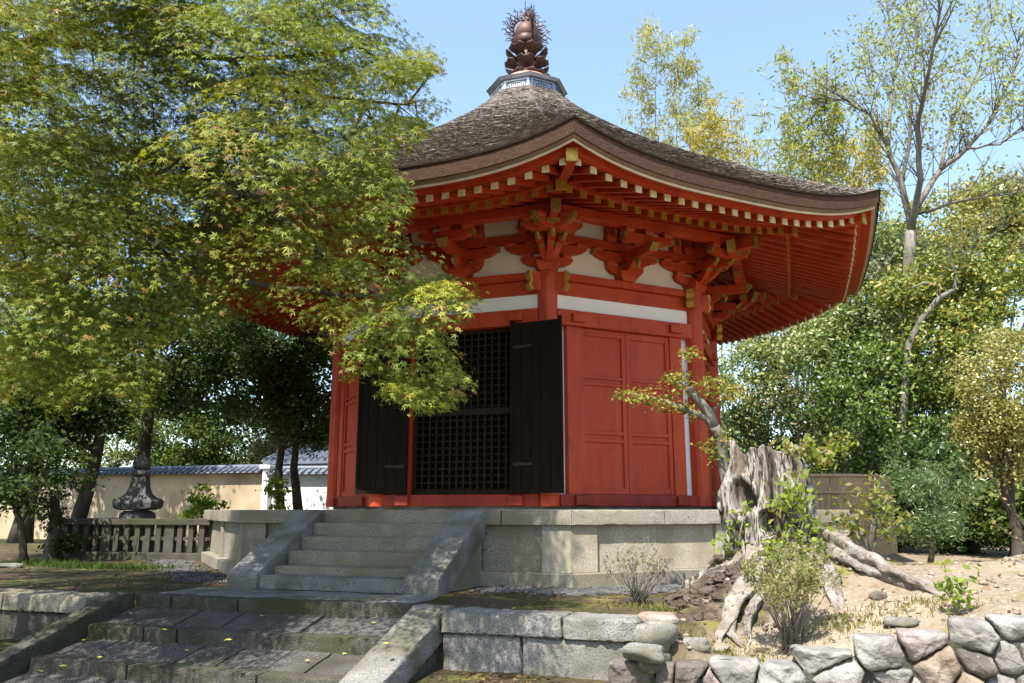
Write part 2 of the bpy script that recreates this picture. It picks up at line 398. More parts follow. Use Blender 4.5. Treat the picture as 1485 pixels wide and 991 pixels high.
# ------------------------------------------------------------------ platform
A = 3.6*math.cos(R(22.5)); T22 = math.tan(R(22.5))
plat = thing('stone_platform', 'octagonal granite podium of slabs and pilasters beneath the red hall', 'platform')
AP = 5.45
core = MB()
core.prism([cc(k, (AP-.06)/math.cos(R(22.5)), -.9) for k in range(8)], [cc(k, (AP-.06)/math.cos(R(22.5)), -.02) for k in range(8)])
core.build('core', M['granite'], plat)
for k in range(-3, 5):
    h = AP*T22; vis = k in (-2, -1, 0, 1, 2)
    ho = (AP+.05)*T22; hi = (AP-1.0)*T22
    # cap stones with joints
    cuts = [-1] + ([-.42, .12, .55] if k == 1 else [-.5, .62] if k == 0 else [-.2, .4]) + [1]
    for i, (a, b) in enumerate(zip(cuts, cuts[1:])):
        e = .003
        q = MB(); s0, s1 = a, b
        f = lambda o, t, j: t*o*T22 + (0 if abs(t) == 1 else j*e)
        q.prism([fc(k, f(AP-1.0, s0, 1), AP-1.0, -.175), fc(k, f(AP-1.0, s1, -1), AP-1.0, -.175), fc(k, f(AP+.05, s1, -1), AP+.05, -.175), fc(k, f(AP+.05, s0, 1), AP+.05, -.175)],
                [fc(k, f(AP-1.0, s0, 1), AP-1.0, -.001*abs(i-1)), fc(k, f(AP-1.0, s1, -1), AP-1.0, -.001*abs(i-1)), fc(k, f(AP+.05, s1, -1), AP+.05, -.001*abs(i-1)), fc(k, f(AP+.05, s0, 1), AP+.05, -.001*abs(i-1))])
        q.build('cap_stone', M['granite2' if k == 1 and i < 3 else 'granite'], plat, rough=.007, cell=.16)
    # base course
    q = MB(); o1 = AP+.10
    q.prism([fc(k,-(AP-.1)*T22,AP-.1,-1.0), fc(k,(AP-.1)*T22,AP-.1,-1.0), fc(k,o1*T22,o1,-1.0), fc(k,-o1*T22,o1,-1.0)],
            [fc(k,-(AP-.1)*T22,AP-.1,-.715), fc(k,(AP-.1)*T22,AP-.1,-.715), fc(k,o1*T22,o1,-.715), fc(k,-o1*T22,o1,-.715)])
    q.build('base_course', M['granite'], plat, bevel=.01)
    if not vis: continue
    # corner and middle pilasters, recessed panels
    pil = [(-h+.0, -h+.36), (h-.36, h)] + ([] if k == 0 else [(-.13+.0, .13)])
    pil.sort()
    for a, b in pil:
        q = MB(); q.fbox(k, a+.004, b-.004, AP-.08, AP-.0, -.715, -.175)
        q.build('pilaster', M['granite2' if (k == 0 and b > 2) else 'granitewarm' if k >= 1 else 'granite'], plat, bevel=.005)
    for (a, b), (c, d) in zip(pil, pil[1:]):
        L = [b]; n_ = max(1, round((c-b)/.75))
        for i in range(n_):
            q = MB(); q.fbox(k, b+(c-b)*i/n_+.003, b+(c-b)*(i+1)/n_-.003, AP-.10, AP-.045-.004*(i % 2), -.715, -.175)
            q.build('panel_slab', M['granitewarm' if k >= 1 else 'granite'], plat, bevel=.004)

# ------------------------------------------------------------------ stone stairway
stairs = thing('stone_stairway', 'flight of five granite steps between sloping side stones before the doors', 'steps', (0,-6,-.8))
xl, xr = -.99, .82
ys = [-5.46, -5.72, -5.98, -6.24, -6.50, -6.76]
for i in range(5):
    zt = -.004-.156*i-.156*(1 if i >= 0 else 0)*0
    z1 = -.156*i-.004; z0 = z1-.165
    y1 = AP+.055+.27*i
    if i == 0: continue
    q = MB(); q.box(((xl+xr)/2, -(AP+.05+.27*i/1.0)/1+.27, 0), (.1,.1,.1)); q = MB()
    ya = -(AP-.0); yb = -(AP+.05+.262*i)
    q.box(((xl+xr)/2, (ya+yb)/2, (z0+z1)/2), (xr-xl-.004, ya-yb, z1-z0))
    q.build('step', M['granite'], stairs, rough=.012)
q = MB(); q.box(((xl+xr)/2, -(AP+.05+.262*5)/2-AP/2, -.79), (xr-xl-.004, .05+.262*5, .15)); q.build('step', M['granite3'], stairs, rough=.012)
for x0, x1 in ((xl-.40, xl), (xr, xr+.40)):
    q = MB(); yt = -(AP+.05)
    prof = [(yt+.02,-.002),(yt-.06,-.002),(yt-1.50,-.735),(yt-1.50,-.83),(yt+.02,-.83)]
    prof = [(yt+.02,.004),(yt-.03,.004),(yt-1.36,-.70),(yt-1.36,-.92),(yt-1.2,-.92),(yt+.02,-.30)]
    q.prism([(x0,y,z) for y, z in prof], [(x1,y,z) for y, z in prof]); q.build('stringer', M['granite3'], stairs, rough=.009)
    q = MB(); prof = [(yt+.01,-.31),(yt-1.1,-.88),(yt+.01,-.95)]
    q.prism([(x0+.05,y,z) for y, z in prof], [(x1-.05,y,z) for y, z in prof]); q.build('side_slab', M['granite'], stairs)
# landing slabs
landing = thing('stone_landing', 'dark flagstone landing at the foot of the granite steps', 'landing', (0,-7.4,-.85))
cx = [-1.62, -.95, -.3, .35, .9, 1.27]
for a, b in zip(cx, cx[1:]):
    q = MB(); q.box(((a+b)/2, -7.33, -.90), (b-a-.008, .68, .11+.004*rnd.random())); q.build('flagstone', M['granite3'], landing, rough=.008)

# ------------------------------------------------------------------ broad lower steps
low = thing('paved_steps', 'broad shaded low steps paved with worn stone slabs', 'steps', (0,-8.5,-1.2))
edges = [(-7.86,-.845), (-8.45,-1.06), (-9.05,-1.262), (-9.75,-1.47)]
SX0, SX1 = -1.72, 1.47
for i, (y, z) in enumerate(edges):
    cuts = [SX0]+sorted(rnd.uniform(SX0+.3, SX1-.3) for _ in range(2))+[SX1]
    for a, b in zip(cuts, cuts[1:]):
        q = MB(); q.box(((a+b)/2, y+.09, z-.09+rnd.uniform(-.006,.004)), (b-a-.01, .18, .18)); q.build('edge_stone', M['oldstone'], low, rough=.016, cell=.08)
    if i+1 < len(edges):
        y2, z2 = edges[i+1]; ya = y+.02; yb = y2+.182
        n_ = 7
        bs_ = [SX0+(SX1-SX0)*j/n_+(rnd.uniform(-.07,.07) if 0 < j < n_ else 0) for j in range(n_+1)]
        for j in range(n_):
            a, b = bs_[j], bs_[j+1]
            dz = rnd.uniform(-.012,.006); za = z-.115+dz; zb = z2-.004+dz; q = MB()
            q.prism([(a+.006,ya,za-.1),(b-.006,ya,za-.1),(b-.006,yb,zb-.1),(a+.006,yb,zb-.1)],
                    [(a+.006,ya,za),(b-.006,ya,za),(b-.006,yb,zb),(a+.006,yb,zb)])
            q.build('tread', M['paving'], low, rough=.010)
def kerb(x0, x1, name, m):
    q = MB(); prof = [(-7.80,-.83),(-8.02,-.83),(-10.2,-1.56),(-10.2,-1.76),(-7.80,-1.0)]
    prof = [(-7.84,-.825),(-8.0,-.825),(-10.3,-1.59),(-10.3,-1.80),(-8.0,-1.06),(-7.84,-1.06)]
    n = 3
    q.prism([(x0,y,z) for y, z in prof], [(x1,y,z) for y, z in prof]); q.build(name, m, low, rough=.016)
kerb(1.475, 1.83, 'kerb_stone', M['granite3']); kerb(-1.93, -1.725, 'kerb_stone', M['oldstone'])
for x0, x1 in ((1.50, 1.80), (-1.96, -1.75)):
    yy = -7.86; zt = lambda y: -1.055-.327*max(0, -y-8.0)
    while yy > -10.2:
        q = MB(); y2 = yy-rnd.uniform(.4,.6)
        q.prism([(x0,yy,-1.95),(x1,yy,-1.95),(x1,y2+.01,-1.95),(x0,y2+.01,-1.95)], [(x0,yy,zt(yy)-.006),(x1,yy,zt(yy)-.006),(x1,y2+.01,zt(y2)-.006),(x0,y2+.01,zt(y2)-.006)]); yy = y2
        q.build('side_stone', M['oldstone'], low, rough=.02)

# ------------------------------------------------------------------ retaining walls
def retaining(label, x0, x1, cuts, m1, m2):
    o = thing('retaining_wall', label, 'stone wall', ((x0+x1)/2, -8.1, -1.3), 'low retaining walls along the yard')
    L = [x0]+cuts+[x1]
    for a, b in zip(L, L[1:]):
        q = MB(); q.box(((a+b)/2, -8.02, -.93+rnd.uniform(-.004,.004)), (b-a-.006, .40, .17)); q.build('coping_stone', m1, o, rough=.018, cell=.07)
    L2 = [x0]
    while L2[-1] < x1-.5: L2.append(L2[-1]+rnd.uniform(.55,.95))
    L2[-1] = x1
    for a, b in zip(L2, L2[1:]):
        q = MB(); q.box(((a+b)/2, -8.03+rnd.uniform(-.008,.008), -1.24), (b-a-.008, .30, .44)); q.build('wall_block', m2, o, rough=.024, cell=.08)
    return o
retaining('granite retaining wall with rounded coping right of the shaded steps', 1.84, 3.52, [2.9], M['granite3'], M['granite3'])
retaining('mossy retaining wall of old stone left of the shaded steps', -9.5, -1.995, [-7.8, -6.1, -4.3, -3.1], M['granite'], M['oldstone'])

# ------------------------------------------------------------------ the hall
hall = thing('temple_hall', 'octagonal vermilion temple hall under a dark bark roof', 'building')
red, gilt = M['red'], M['gilt']
FACES = list(range(-3, 5)); VIS = (-2, -1, 0, 1, 2)
for k in FACES:   # corner pillars (eight-sided)
    c = cc(k, 3.6, 0)
    q = MB(); q.lathe([(.155,.05),(.155,.2),(.15,.21),(.15,3.46)], c, 16, sq=R(11)); q.build('pillar', red, hall, bevel=.004)
q = MB()
q.prism([cc(k, 3.62, .004) for k in range(8)], [cc(k, 3.62, .05) for k in range(8)])
q.build('foundation_sill', M['granite3'], hall)
q = MB()
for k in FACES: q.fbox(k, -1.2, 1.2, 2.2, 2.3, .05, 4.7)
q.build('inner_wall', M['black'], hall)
q = MB()
for k in FACES:
    if k == 0: continue
    q.fbox(k, -1.35, 1.35, A-.12, A-.06, .05, 2.99)
q.fbox(0, -1.35, -.9, A-.12, A-.06, .05, 2.99); q.fbox(0, .9, 1.35, A-.12, A-.06, .05, 2.99); q.fbox(0, -.9, .9, A-.12, A-.06, 2.76, 2.99)
q.build('plaster_wall', M['white'], hall)
for k in FACES:
    q = MB(); q.fbox(k, -1.25, 1.25, A-.05, A+.10, 2.745, 2.985); q.build('lintel', red, hall, bevel=.006)
    q = MB(); q.fbox(k, -1.25, 1.25, A-.05, A+.11, .052, .222); q.build('sill_beam', M['redaged'], hall, bevel=.006)
    q = MB(); q.fbox(k, -1.25, 1.25, A-.06, A+.02, 2.98, 3.225); q.build('plaster_band', M['white'], hall)
    q = MB(); q.fbox(k, -1.25, 1.25, A-.05, A+.06, 3.22, 3.43); q.build('tie_beam', red, hall, bevel=.006)
    o1 = A+.15; o0 = A-.15
    q = MB(); q.prism([fc(k,-o0*T22,o0,3.432), fc(k,o0*T22,o0,3.432), fc(k,o1*T22,o1,3.432), fc(k,-o1*T22,o1,3.432)],
                      [fc(k,-o0*T22,o0,3.545), fc(k,o0*T22,o0,3.545), fc(k,o1*T22,o1,3.545), fc(k,-o1*T22,o1,3.545)])
    q.build('wall_plate', red, hall, bevel=.006)
    o1 = A+.0; o0 = A-.1
    q = MB(); q.prism([fc(k,-o0*T22,o0,3.546), fc(k,o0*T22,o0,3.546), fc(k,o1*T22,o1,3.546), fc(k,-o1*T22,o1,3.546)],
                      [fc(k,-o0*T22,o0,4.8), fc(k,o0*T22,o0,4.8), fc(k,o1*T22,o1,4.8), fc(k,-o1*T22,o1,4.8)])
    q.build('plaster_panel', M['plaster'], hall)
    # jambs with white strips outside them
    for sg in (-1, 1):
        q = MB(); q.fbox(k, sg*.845, sg*1.075, A-.06, A+.045, .222, 2.745); q.build('door_jamb', red, hall, bevel=.006)
        q = MB(); q.fbox(k, sg*.80, sg*1.02, A+.02, A+.165, 2.80, 2.93); q.build('pivot_block', red, hall, bevel=.012)
        q = MB(); q.fbox(k, sg*.80, sg*1.02, A+.02, A+.18, .062, .205); q.build('pivot_block', M['redaged'], hall, bevel=.012)
    if k == 0 or k not in VIS: continue
    for sg in (-1, 1):   # closed panelled doors
        d = MB(); x0, x1 = (.004, .84) if sg > 0 else (-.84, -.004)
        d.fbox(k, x0, x1, A-.05, A-.01, .225, 2.74)
        dl = d.build('door_leaf', M['redpanel'], hall)
        fr = MB(); wv = .075
        fr.fbox(k, x0, x0+wv, A-.012, A+.022, .227, 2.738); fr.fbox(k, x1-wv, x1, A-.012, A+.022, .227, 2.738)
        for z0, z1 in ((.227,.32),(1.00,1.055),(1.115,1.17),(1.86,1.905),(1.965,2.01),(2.63,2.738)):
            fr.fbox(k, x0+wv, x1-wv, A-.012, A+.018, z0, z1)
        fr.build('door_frame', M['redpanel'], dl, bevel=.004)
# nosings of the tie beams at the corners, gilt edged
for c in (-2, -1, 0, 1, 2):
    for k, sg in ((c, 1), (c+1, -1)):
        s0 = A*T22
        f = lambda s, z: (sg*(s0+s), z)
        prof = [f(.09,3.22+.02), f(.30,3.25), f(.335,3.33), f(.30,3.40), f(.33,3.46), f(.32,3.53), f(.09,3.53)]
        q = MB(); q.fprism(k, prof, A-.055, A+.055); n_ = q.build('beam_nosing', red, hall, bevel=.004)
        q = MB(); rim = [f(.27,3.245), f(.305,3.24), f(.345,3.33), f(.31,3.40), f(.345,3.46), f(.33,3.545), f(.28,3.545), f(.30,3.46), f(.275,3.40), f(.31,3.33)]
        q.fprism(k, rim, A-.062, A+.062); q.build('gilt_edge', gilt, n_)
# F opening: lattice screen behind, dark open leaves in front
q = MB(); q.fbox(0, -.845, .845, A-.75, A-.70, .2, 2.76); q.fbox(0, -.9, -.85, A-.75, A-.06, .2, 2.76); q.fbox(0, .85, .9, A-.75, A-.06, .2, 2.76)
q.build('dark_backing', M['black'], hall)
lat = MB()
for i in range(15):
    s = -.80+1.6*i/14; lat.fbox(0, s-.014, s+.014, A-.10, A-.072, .24, 2.74)
for i in range(23):
    z = .30+i*.105; lat.fbox(0, -.842, .842, A-.098-.02, A-.098, z-.013, z+.013)
lat_o = lat.build('lattice_screen', M['lattice'], hall)
fr = MB()
for z0, z1 in ((.223,.285),(1.42,1.52),(2.69,2.744)): fr.fbox(0, -.844, .844, A-.115, A-.05, z0, z1)
fr.fbox(0, -.844, -.80, A-.112, A-.052, .285, 2.69); fr.fbox(0, .80, .844, A-.112, A-.052, .285, 2.69)
fr.build('lattice_frame', M['lattice'], lat_o, bevel=.004)
for sg in (-1, 1):
    hx, ho = .85, A+.115; a = R(7)
    P = lambda d, t, z: fc(0, sg*(hx+d*math.cos(a)-t*math.sin(a)), ho+d*math.sin(a)+t*math.cos(a), z)
    d = MB(); d.prism([P(0,0,.235), P(.80,0,.235), P(.80,.028,.235), P(0,.028,.235)], [P(0,0,2.755), P(.80,0,2.755), P(.80,.028,2.755), P(0,.028,2.755)])
    for i_ in range(5):
        d0, d1 = .80*i_/5+.004, .80*(i_+1)/5-.004; tk = .040+rnd.uniform(-.003,.003)
        d.prism([P(d0,.0285,.237), P(d1,.0285,.237), P(d1,tk,.237), P(d0,tk,.237)], [P(d0,.0285,2.753), P(d1,.0285,2.753), P(d1,tk,2.753), P(d0,tk,2.753)])
    dl = d.build('door_leaf', M['dark'], hall, bevel=.004)
    dl['label'] = 'dark plain door leaf swung wide open'
    fr = MB()
    for d0, d1 in ((.765,.815),(-.01,.04)):
        fr.prism([P(d0,-.006,.225), P(d1,-.006,.225), P(d1,.055,.225), P(d0,.055,.225)], [P(d0,-.006,2.81), P(d1,-.006,2.81), P(d1,.055,2.81), P(d0,.055,2.81)])
    for z0, z1 in ((.235,.30),(2.70,2.755)):
        fr.prism([P(.04,.036,z0), P(.765,.036,z0), P(.765,.05,z0), P(.04,.05,z0)], [P(.04,.036,z1), P(.765,.036,z1), P(.765,.05,z1), P(.04,.05,z1)])
    fr.build('door_edge', M['dark'], dl, bevel=.004)
    for zh in (.62, 2.36):
        hg = MB(); hg.prism([P(.0,.046,zh), P(.34,.046,zh+.012), P(.34,.054,zh+.012), P(.0,.054,zh)], [P(.0,.046,zh+.06), P(.34,.046,zh+.048), P(.34,.054,zh+.048), P(.0,.054,zh+.06)])
        hg.build('hinge_strap', M['iron'], dl, bevel=.003)

# brackets --------------------------------------------------------------
def arm_profile(hw, z0, z1, side=0):
    """boat shaped bracket arm: flat top, ends curving down to a narrower foot"""
    h = z1-z0; f = hw*.5; pts = []
    right = [(f, z0), (f+(hw-f)*.45, z0+h*.12), (f+(hw-f)*.8, z0+h*.38), (hw, z0+h*.72), (hw, z1)]
    left = [(-a, z) for a, z in right][::-1]
    if side == 0: return left+right
    if side > 0: return [(0, z1), (0, z0)]+right
    return left+[(0, z0), (0, z1)]
def block(q, k, s, o, z0, z1, w, d, m=0):
    w2 = w*.68
    q.prism([fc(k,s-w2/2,o-d*.34,z0), fc(k,s+w2/2,o-d*.34,z0), fc(k,s+w2/2,o+d*.34,z0), fc(k,s-w2/2,o+d*.34,z0)],
            [fc(k,s-w/2,o-d/2,z0+(z1-z0)*.5), fc(k,s+w/2,o-d/2,z0+(z1-z0)*.5), fc(k,s+w/2,o+d/2,z0+(z1-z0)*.5), fc(k,s-w/2,o+d/2,z0+(z1-z0)*.5)], m)
    z2 = z0+(z1-z0)*.5
    q.fbox(k, s-w/2, s+w/2, o-d/2, o+d/2, z2+.0005, z1, m)
def claw(q, base, dirv, z0, reach, rise, w, m=0):
    """curved bracket arm reaching out and up along dirv"""
    d = np.array([*dirv, 0.0]); d /= np.linalg.norm(d); e = np.array([-d[1], d[0], 0]); b = np.array([base[0], base[1], 0])
    prof = []
    for t in np.linspace(0, 1, 9): prof.append((reach*t, z0+rise*(t**2.2)))
    top = [(reach*t*.93, z0+.12+rise*(t**1.6)*.95) for t in np.linspace(1, 0, 9)]
    P = prof+top
    q.prism([b+d*r-e*w/2+[0,0,z] for r, z in P], [b+d*r+e*w/2+[0,0,z] for r, z in P], m)
PUR = 4.03
for k in VIS:
    # through beams on the wall line and the eave purlin
    q = MB(); q.fbox(k, -A*T22-.02, A*T22+.02, A-.02, A+.085, 4.045, 4.19); q.build('through_beam', red, hall, bevel=.005)
    q = MB(); q.fbox(k, -A*T22-.02, A*T22+.02, A-.02, A+.095, 4.46, 4.70); q.build('upper_beam', red, hall, bevel=.005)
    o0, o1 = PUR-.085, PUR+.085
    q = MB(); q.prism([fc(k,-o0*T22,o0,4.215), fc(k,o0*T22,o0,4.215), fc(k,o1*T22,o1,4.215), fc(k,-o1*T22,o1,4.215)],
                      [fc(k,-o0*T22,o0,4.375), fc(k,o0*T22,o0,4.375), fc(k,o1*T22,o1,4.355), fc(k,-o1*T22,o1,4.355)])
    q.build('eave_purlin', red, hall, bevel=.006)
    n_ = fc(k, 0, 1, 0)[:2]
    # middle bracket set
    b = MB()
    block(b, k, 0, A+.07, 3.547, 3.70, .34, .30)
    b.fprism(k, arm_profile(.34, 3.655, 3.80), A-.01, A+.10)
    b.fprism(k, arm_profile(.60, 3.86, 4.02), A-.01, A+.10)
    for s in (-.27, 0, .27): block(b, k, s, A+.045, 3.79, 3.868, .16, .15)
    for s in (-.5, 0, .5): block(b, k, s, A+.045, 4.005, 4.06, .17, .16)
    for s in (-.26, 0, .26):
        block(b, k, s, A+.045, 4.19, 4.31, .19, .17); b.fbox(k, s-.085, s+.085, A-.01, A+.09, 4.31, 4.47)
    o = b.build('bracket_set', red, hall, bevel=.004)
    b = MB(); claw(b, fc(k,0,A+.06,0)[:2], n_, 3.66, .34, .18, .12); b.oprism(k, [(A+.05,3.86),(PUR-.12,3.84),(PUR+.12,3.86),(PUR+.2,3.95),(PUR+.05,4.0),(A+.05,4.0)], -.065, .065)
    b.build('projecting_arm', red, o, bevel=.004)
    b = MB(); b.fprism(k, arm_profile(.44, 3.985, 4.125), PUR-.06, PUR+.06)
    for s in (-.35, 0, .35): block(b, k, s, PUR, 4.122, 4.218, .17, .16)
    b.build('outer_arm', red, o, bevel=.004)
    b = MB()
    for sg in (-1, 1):
        b.fprism(k, [(sg*.42,4.05),(sg*.455,4.03),(sg*.46,4.13),(sg*.42,4.13)], PUR-.066, PUR+.066); b.build('gilt_fitting', M['giltdull'], o); b = MB()
    b.oprism(k, [(PUR+.13,3.855),(PUR+.2,3.93),(PUR+.225,3.965),(PUR+.16,4.005),(PUR+.10,4.004)], -.07, .07); b.build('gilt_fitting', M['giltdull'], o); b = MB()
    for sg in (-1, 1):
        b.fprism(k, [(sg*.57,3.95),(sg*.612,3.94),(sg*.615,4.022),(sg*.575,4.022)], A-.005, A+.106); b.build('gilt_fitting', M['giltdull'], o); b = MB()
    b.tube([fc(k,.0,A+.40,3.86), fc(k,.0,A+.46,3.78), fc(k,0,A+.44,3.70)], [.05,.035,.02], 8)
    b.build('gilt_fitting', M['giltdull'], o)
for c in (-2, -1, 0, 1, 2):
    b = MB(); cp = cc(c, 3.6, 0)
    o_ = []
    a = R(22.5+45*c); t = np.array([math.cos(a), math.sin(a), 0]); nn = np.array([math.sin(a), -math.cos(a), 0])
    P0 = np.array(cp)
    for z0, z1, w0, w1 in ((3.547,3.63,.25,.36),(3.63,3.71,.37,.37)):
        b.prism([P0+t*x*w0/2+nn*y*w0/2+[0,0,z0] for x, y in ((-1,-1),(1,-1),(1,1),(-1,1))], [P0+t*x*w1/2+nn*y*w1/2+[0,0,z1] for x, y in ((-1,-1),(1,-1),(1,1),(-1,1))])
    w0 = A*T22
    for k, sg in ((c, 1), (c+1, -1)):
        sh = lambda prof: [(sg*w0+x, z) for x, z in prof]
        b.fprism(k, sh(arm_profile(.40, 3.655, 3.80, -sg)), A-.01, A+.10)
        b.fprism(k, sh(arm_profile(.66, 3.86, 4.02, -sg)), A-.01, A+.10)
        for s in (.30,): block(b, k, sg*(w0-s), A+.045, 3.79, 3.868, .16, .15)
        for s in (.24, .55): block(b, k, sg*(w0-s), A+.045, 4.005, 4.06, .17, .16)
        for s in (.10, .36):
            block(b, k, sg*(w0-s), A+.045, 4.19, 4.31, .19, .17); b.fbox(k, sg*(w0-s)-.085, sg*(w0-s)+.085, A-.01, A+.09, 4.31, 4.47)
    o = b.build('bracket_set', red, hall, bevel=.004)
    for k, dv in ((c, fc(c,0,1,0)[:2]), (None, nn[:2]), (c+1, fc(c+1,0,1,0)[:2])):
        L = .46 if k is None else .36
        b = MB(); claw(b, (P0+nn*.10)[:2], dv, 3.66, L, .22, .10)
        b.build('projecting_arm', red, o, bevel=.004)
        d = np.array([*dv, 0]); e = np.array([-d[1], d[0], 0]); q0 = P0+nn*.10+d*(L-.05)
        g_ = MB(); g_.box(q0+[0,0,3.86], (.07,.11,.05), [d, e, [0,0,1]]); g_.build('gilt_fitting', M['giltdull'], o, bevel=.003)
        b = MB(); b.box(P0+nn*.1+d*(L*.62)+[0,0,3.95], (L*1.3,.12,.13), [d, e, [0,0,1]]); b.build('second_arm', red, o, bevel=.004)
        L2 = .62 if k is None else .50
        q0 = P0+nn*.1+d*(L*1.27)
        g_ = MB(); g_.tube([q0+[0,0,3.93], q0+d*.07+[0,0,3.97], q0+d*.13+[0,0,4.07], q0+d*.17+[0,0,4.14]], [.05,.042,.034,.022], 8); g_.build('gilt_fitting', M['giltdull'], o, bevel=.003)
    for k, sg in ((c, 1), (c+1, -1)):
        w1 = PUR*T22; b = MB()
        prof = [(sg*(w1-.46),4.125),(sg*(w1-.46),4.085),(sg*(w1-.40),4.03),(sg*(w1-.25),3.99),(sg*(w1+.12),3.985),(sg*(w1+.24),4.03),(sg*(w1+.30),4.125)]
        b.fprism(k, prof, PUR-.06+.002*sg, PUR+.06+.002*sg)
        for s in (-.36, -.02, .2): block(b, k, sg*(w1+s), PUR, 4.122+.001*sg, 4.218, .16, .15)
        b.build('outer_arm', red, o, bevel=.004)
        g_ = MB(); g_.fprism(k, [(sg*(w1+.25),4.03),(sg*(w1+.30),4.10),(sg*(w1+.34),4.13),(sg*(w1+.36),4.21),(sg*(w1+.30),4.20),(sg*(w1+.2),4.06)], PUR-.065, PUR+.065); g_.build('gilt_fitting', M['giltdull'], o, bevel=.003)
        g_ = MB(); g_.fprism(k, [(sg*(w1-.44),4.04),(sg*(w1-.475),4.07),(sg*(w1-.475),4.13),(sg*(w1-.43),4.13)], PUR-.066, PUR+.066); g_.build('gilt_fitting', M['giltdull'], o, bevel=.003)
    # tail beam under the hip rafter
    b = MB(); b.box(P0+nn*.55+[0,0,4.20], (1.25,.13,.17), [nn, t, [0,0,1]]); b.build('tail_beam', red, o, bevel=.005)
    g_ = MB(); g_.box(P0+nn*1.16+[0,0,4.20], (.06,.14,.18), [nn, t, [0,0,1]]); g_.build('gilt_fitting', M['giltdull'], o, bevel=.003)
    g_ = MB(); g_.box(P0+nn*.80+[0,0,4.09], (.15,.19,.07), [nn, t, [0,0,1]]); g_.build('gilt_fitting', M['giltdull'], o, bevel=.003)

# eaves ------------------------------------------------------------------
def rise(s): return .335*(min(abs(s), 2.7)/2.56)**3.2
ZB, SLB = 4.125, .36       # base rafter centre at apothem 4.88
ZF, SLF = 3.915, .355      # flying rafter centre at apothem 5.85
EB, EF = 4.88, 5.85
def zb(o): return ZB+(EB-o)*SLB
def zf(o): return ZF+(EF-o)*SLF
def rafter(q, k, s, o0, o1, zc, w, h, rs, m=0):
    q.prism([fc(k,s-w/2,o0,zc(o0)-h/2+rs), fc(k,s+w/2,o0,zc(o0)-h/2+rs), fc(k,s+w/2,o0,zc(o0)+h/2+rs), fc(k,s-w/2,o0,zc(o0)+h/2+rs)],
            [fc(k,s-w/2,o1,zc(o1)-h/2+rs), fc(k,s+w/2,o1,zc(o1)-h/2+rs), fc(k,s+w/2,o1,zc(o1)+h/2+rs), fc(k,s-w/2,o1,zc(o1)+h/2+rs)], m)
SP = .222
rest = MB(); restg = MB()
for k in FACES:
    for j in range(-11, 11):
        s = (j+.5)*SP; rs = rise(s)
        for base, (o_in, o_out, zc, wd, hh) in ((1, (A-.1, EB, zb, .085, .105)), (0, (EB-.25, EF, zf, .078, .085))):
            start = max(o_in, abs(s)/T22+.10)
            if start > o_out-.12: continue
            if k in (0, 1):
                q = MB(); rafter(q, k, s, start, o_out, zc, wd, hh, rs)
                ro = q.build('base_rafter' if base else 'flying_rafter', red, hall)
                q = MB(); rafter(q, k, s, o_out-.004, o_out+.022, zc, wd+.012, hh+.012, rs)
                q.build('end_cap', gilt if base else M['giltpale'], ro)
            elif k in VIS or k == 3:
                rafter(rest, k, s, start, o_out, zc, wd, hh, rs, 0); rafter(rest, k, s, o_out-.004, o_out+.022, zc, wd+.012, hh+.012, rs, 2 if base else 1)
tag(rest.build('rafters', [red, M['giltpale'], gilt], hall), None, None, kind='stuff')
def eave_strip(prof, name, m, ks=FACES, n=24, hw=None, bevel=0):
    """closed profile of (o,z) swept along each eave following its upward curve, mitred at the corners"""
    for k in ks:
        q = MB(); G = []
        for i in range(n+1):
            row = []
            for o, z in prof:
                s = (-1+2*i/n)*o*T22
                row.append(fc(k, s, o, z+rise((-1+2*i/n)*2.56*min(1, o/6.18))))
            G.append(row)
        q.grid(G, close=True)
        q.f += [tuple(range(len(prof))), tuple(range(n*len(prof), (n+1)*len(prof)))[::-1]]; q.m += [0, 0]
        q.build(name, m, hall)
eave_strip([(A-.05, zb(A-.05)+.055), (EB+.0, zb(EB)+.055), (EB, zb(EB)+.075), (A-.05, zb(A-.05)+.075)], 'soffit_board', red)
eave_strip([(EB-.06, zb(EB)+.05), (EB+.06, zb(EB)+.04), (EB+.06, zb(EB)+.125), (EB-.06, zb(EB)+.125)], 'eave_batten', red, bevel=.004)
eave_strip([(EB-.05, zf(EB-.05)+.045), (EF+.04, zf(EF+.04)+.045), (EF+.04, zf(EF+.04)+.062), (EB-.05, zf(EB-.05)+.062)], 'soffit_board', red)
eave_strip([(EF+.00, 3.962), (EF+.085, 3.955), (EF+.105, 4.085), (EF+.0, 4.085)], 'fascia_board', red)
# hip rafters
for c in range(8):
    q = MB(); a = R(22.5+45*c)
    t = np.array([math.cos(a), math.sin(a), 0]); nn = np.array([math.sin(a), -math.cos(a), 0])
    def beam(qq, r0, r1, z0, z1, h, w, m=0):
        qq.prism([nn*r0+t*x*w/2+[0,0,z0+y*h/2] for x, y in ((-1,-1),(1,-1),(1,1),(-1,1))], [nn*r1+t*x*w/2+[0,0,z1+y*h/2] for x, y in ((-1,-1),(1,-1),(1,1),(-1,1))], m)
    cs = math.cos(R(22.5)); rb = EB/cs+.12; rf = EF/cs+.10
    zb_e = zb(EB)+rise(EB*T22)-.02; zf_e = zf(EF)+rise(EF*T22)-.01
    beam(q, 3.5, rb, zb_e+(rb-3.5)*.31, zb_e, .20, .14)
    beam(q, EB/cs-.4, rf-.5, zf_e+.33, zf_e+.03, .15, .13); beam(q, rf-.5, rf, zf_e+.03, zf_e+.0, .15, .13)
    ho = q.build('hip_rafter', red, hall, bevel=.005)
    for ar in ((rb-.005, rb+.03, zb_e, zb_e, .215, .155), (rf-.005, rf+.03, zf_e, zf_e, .17, .15)):
        q = MB(); beam(q, *ar); q.build('end_cap', M['gilt'], ho, bevel=.004)
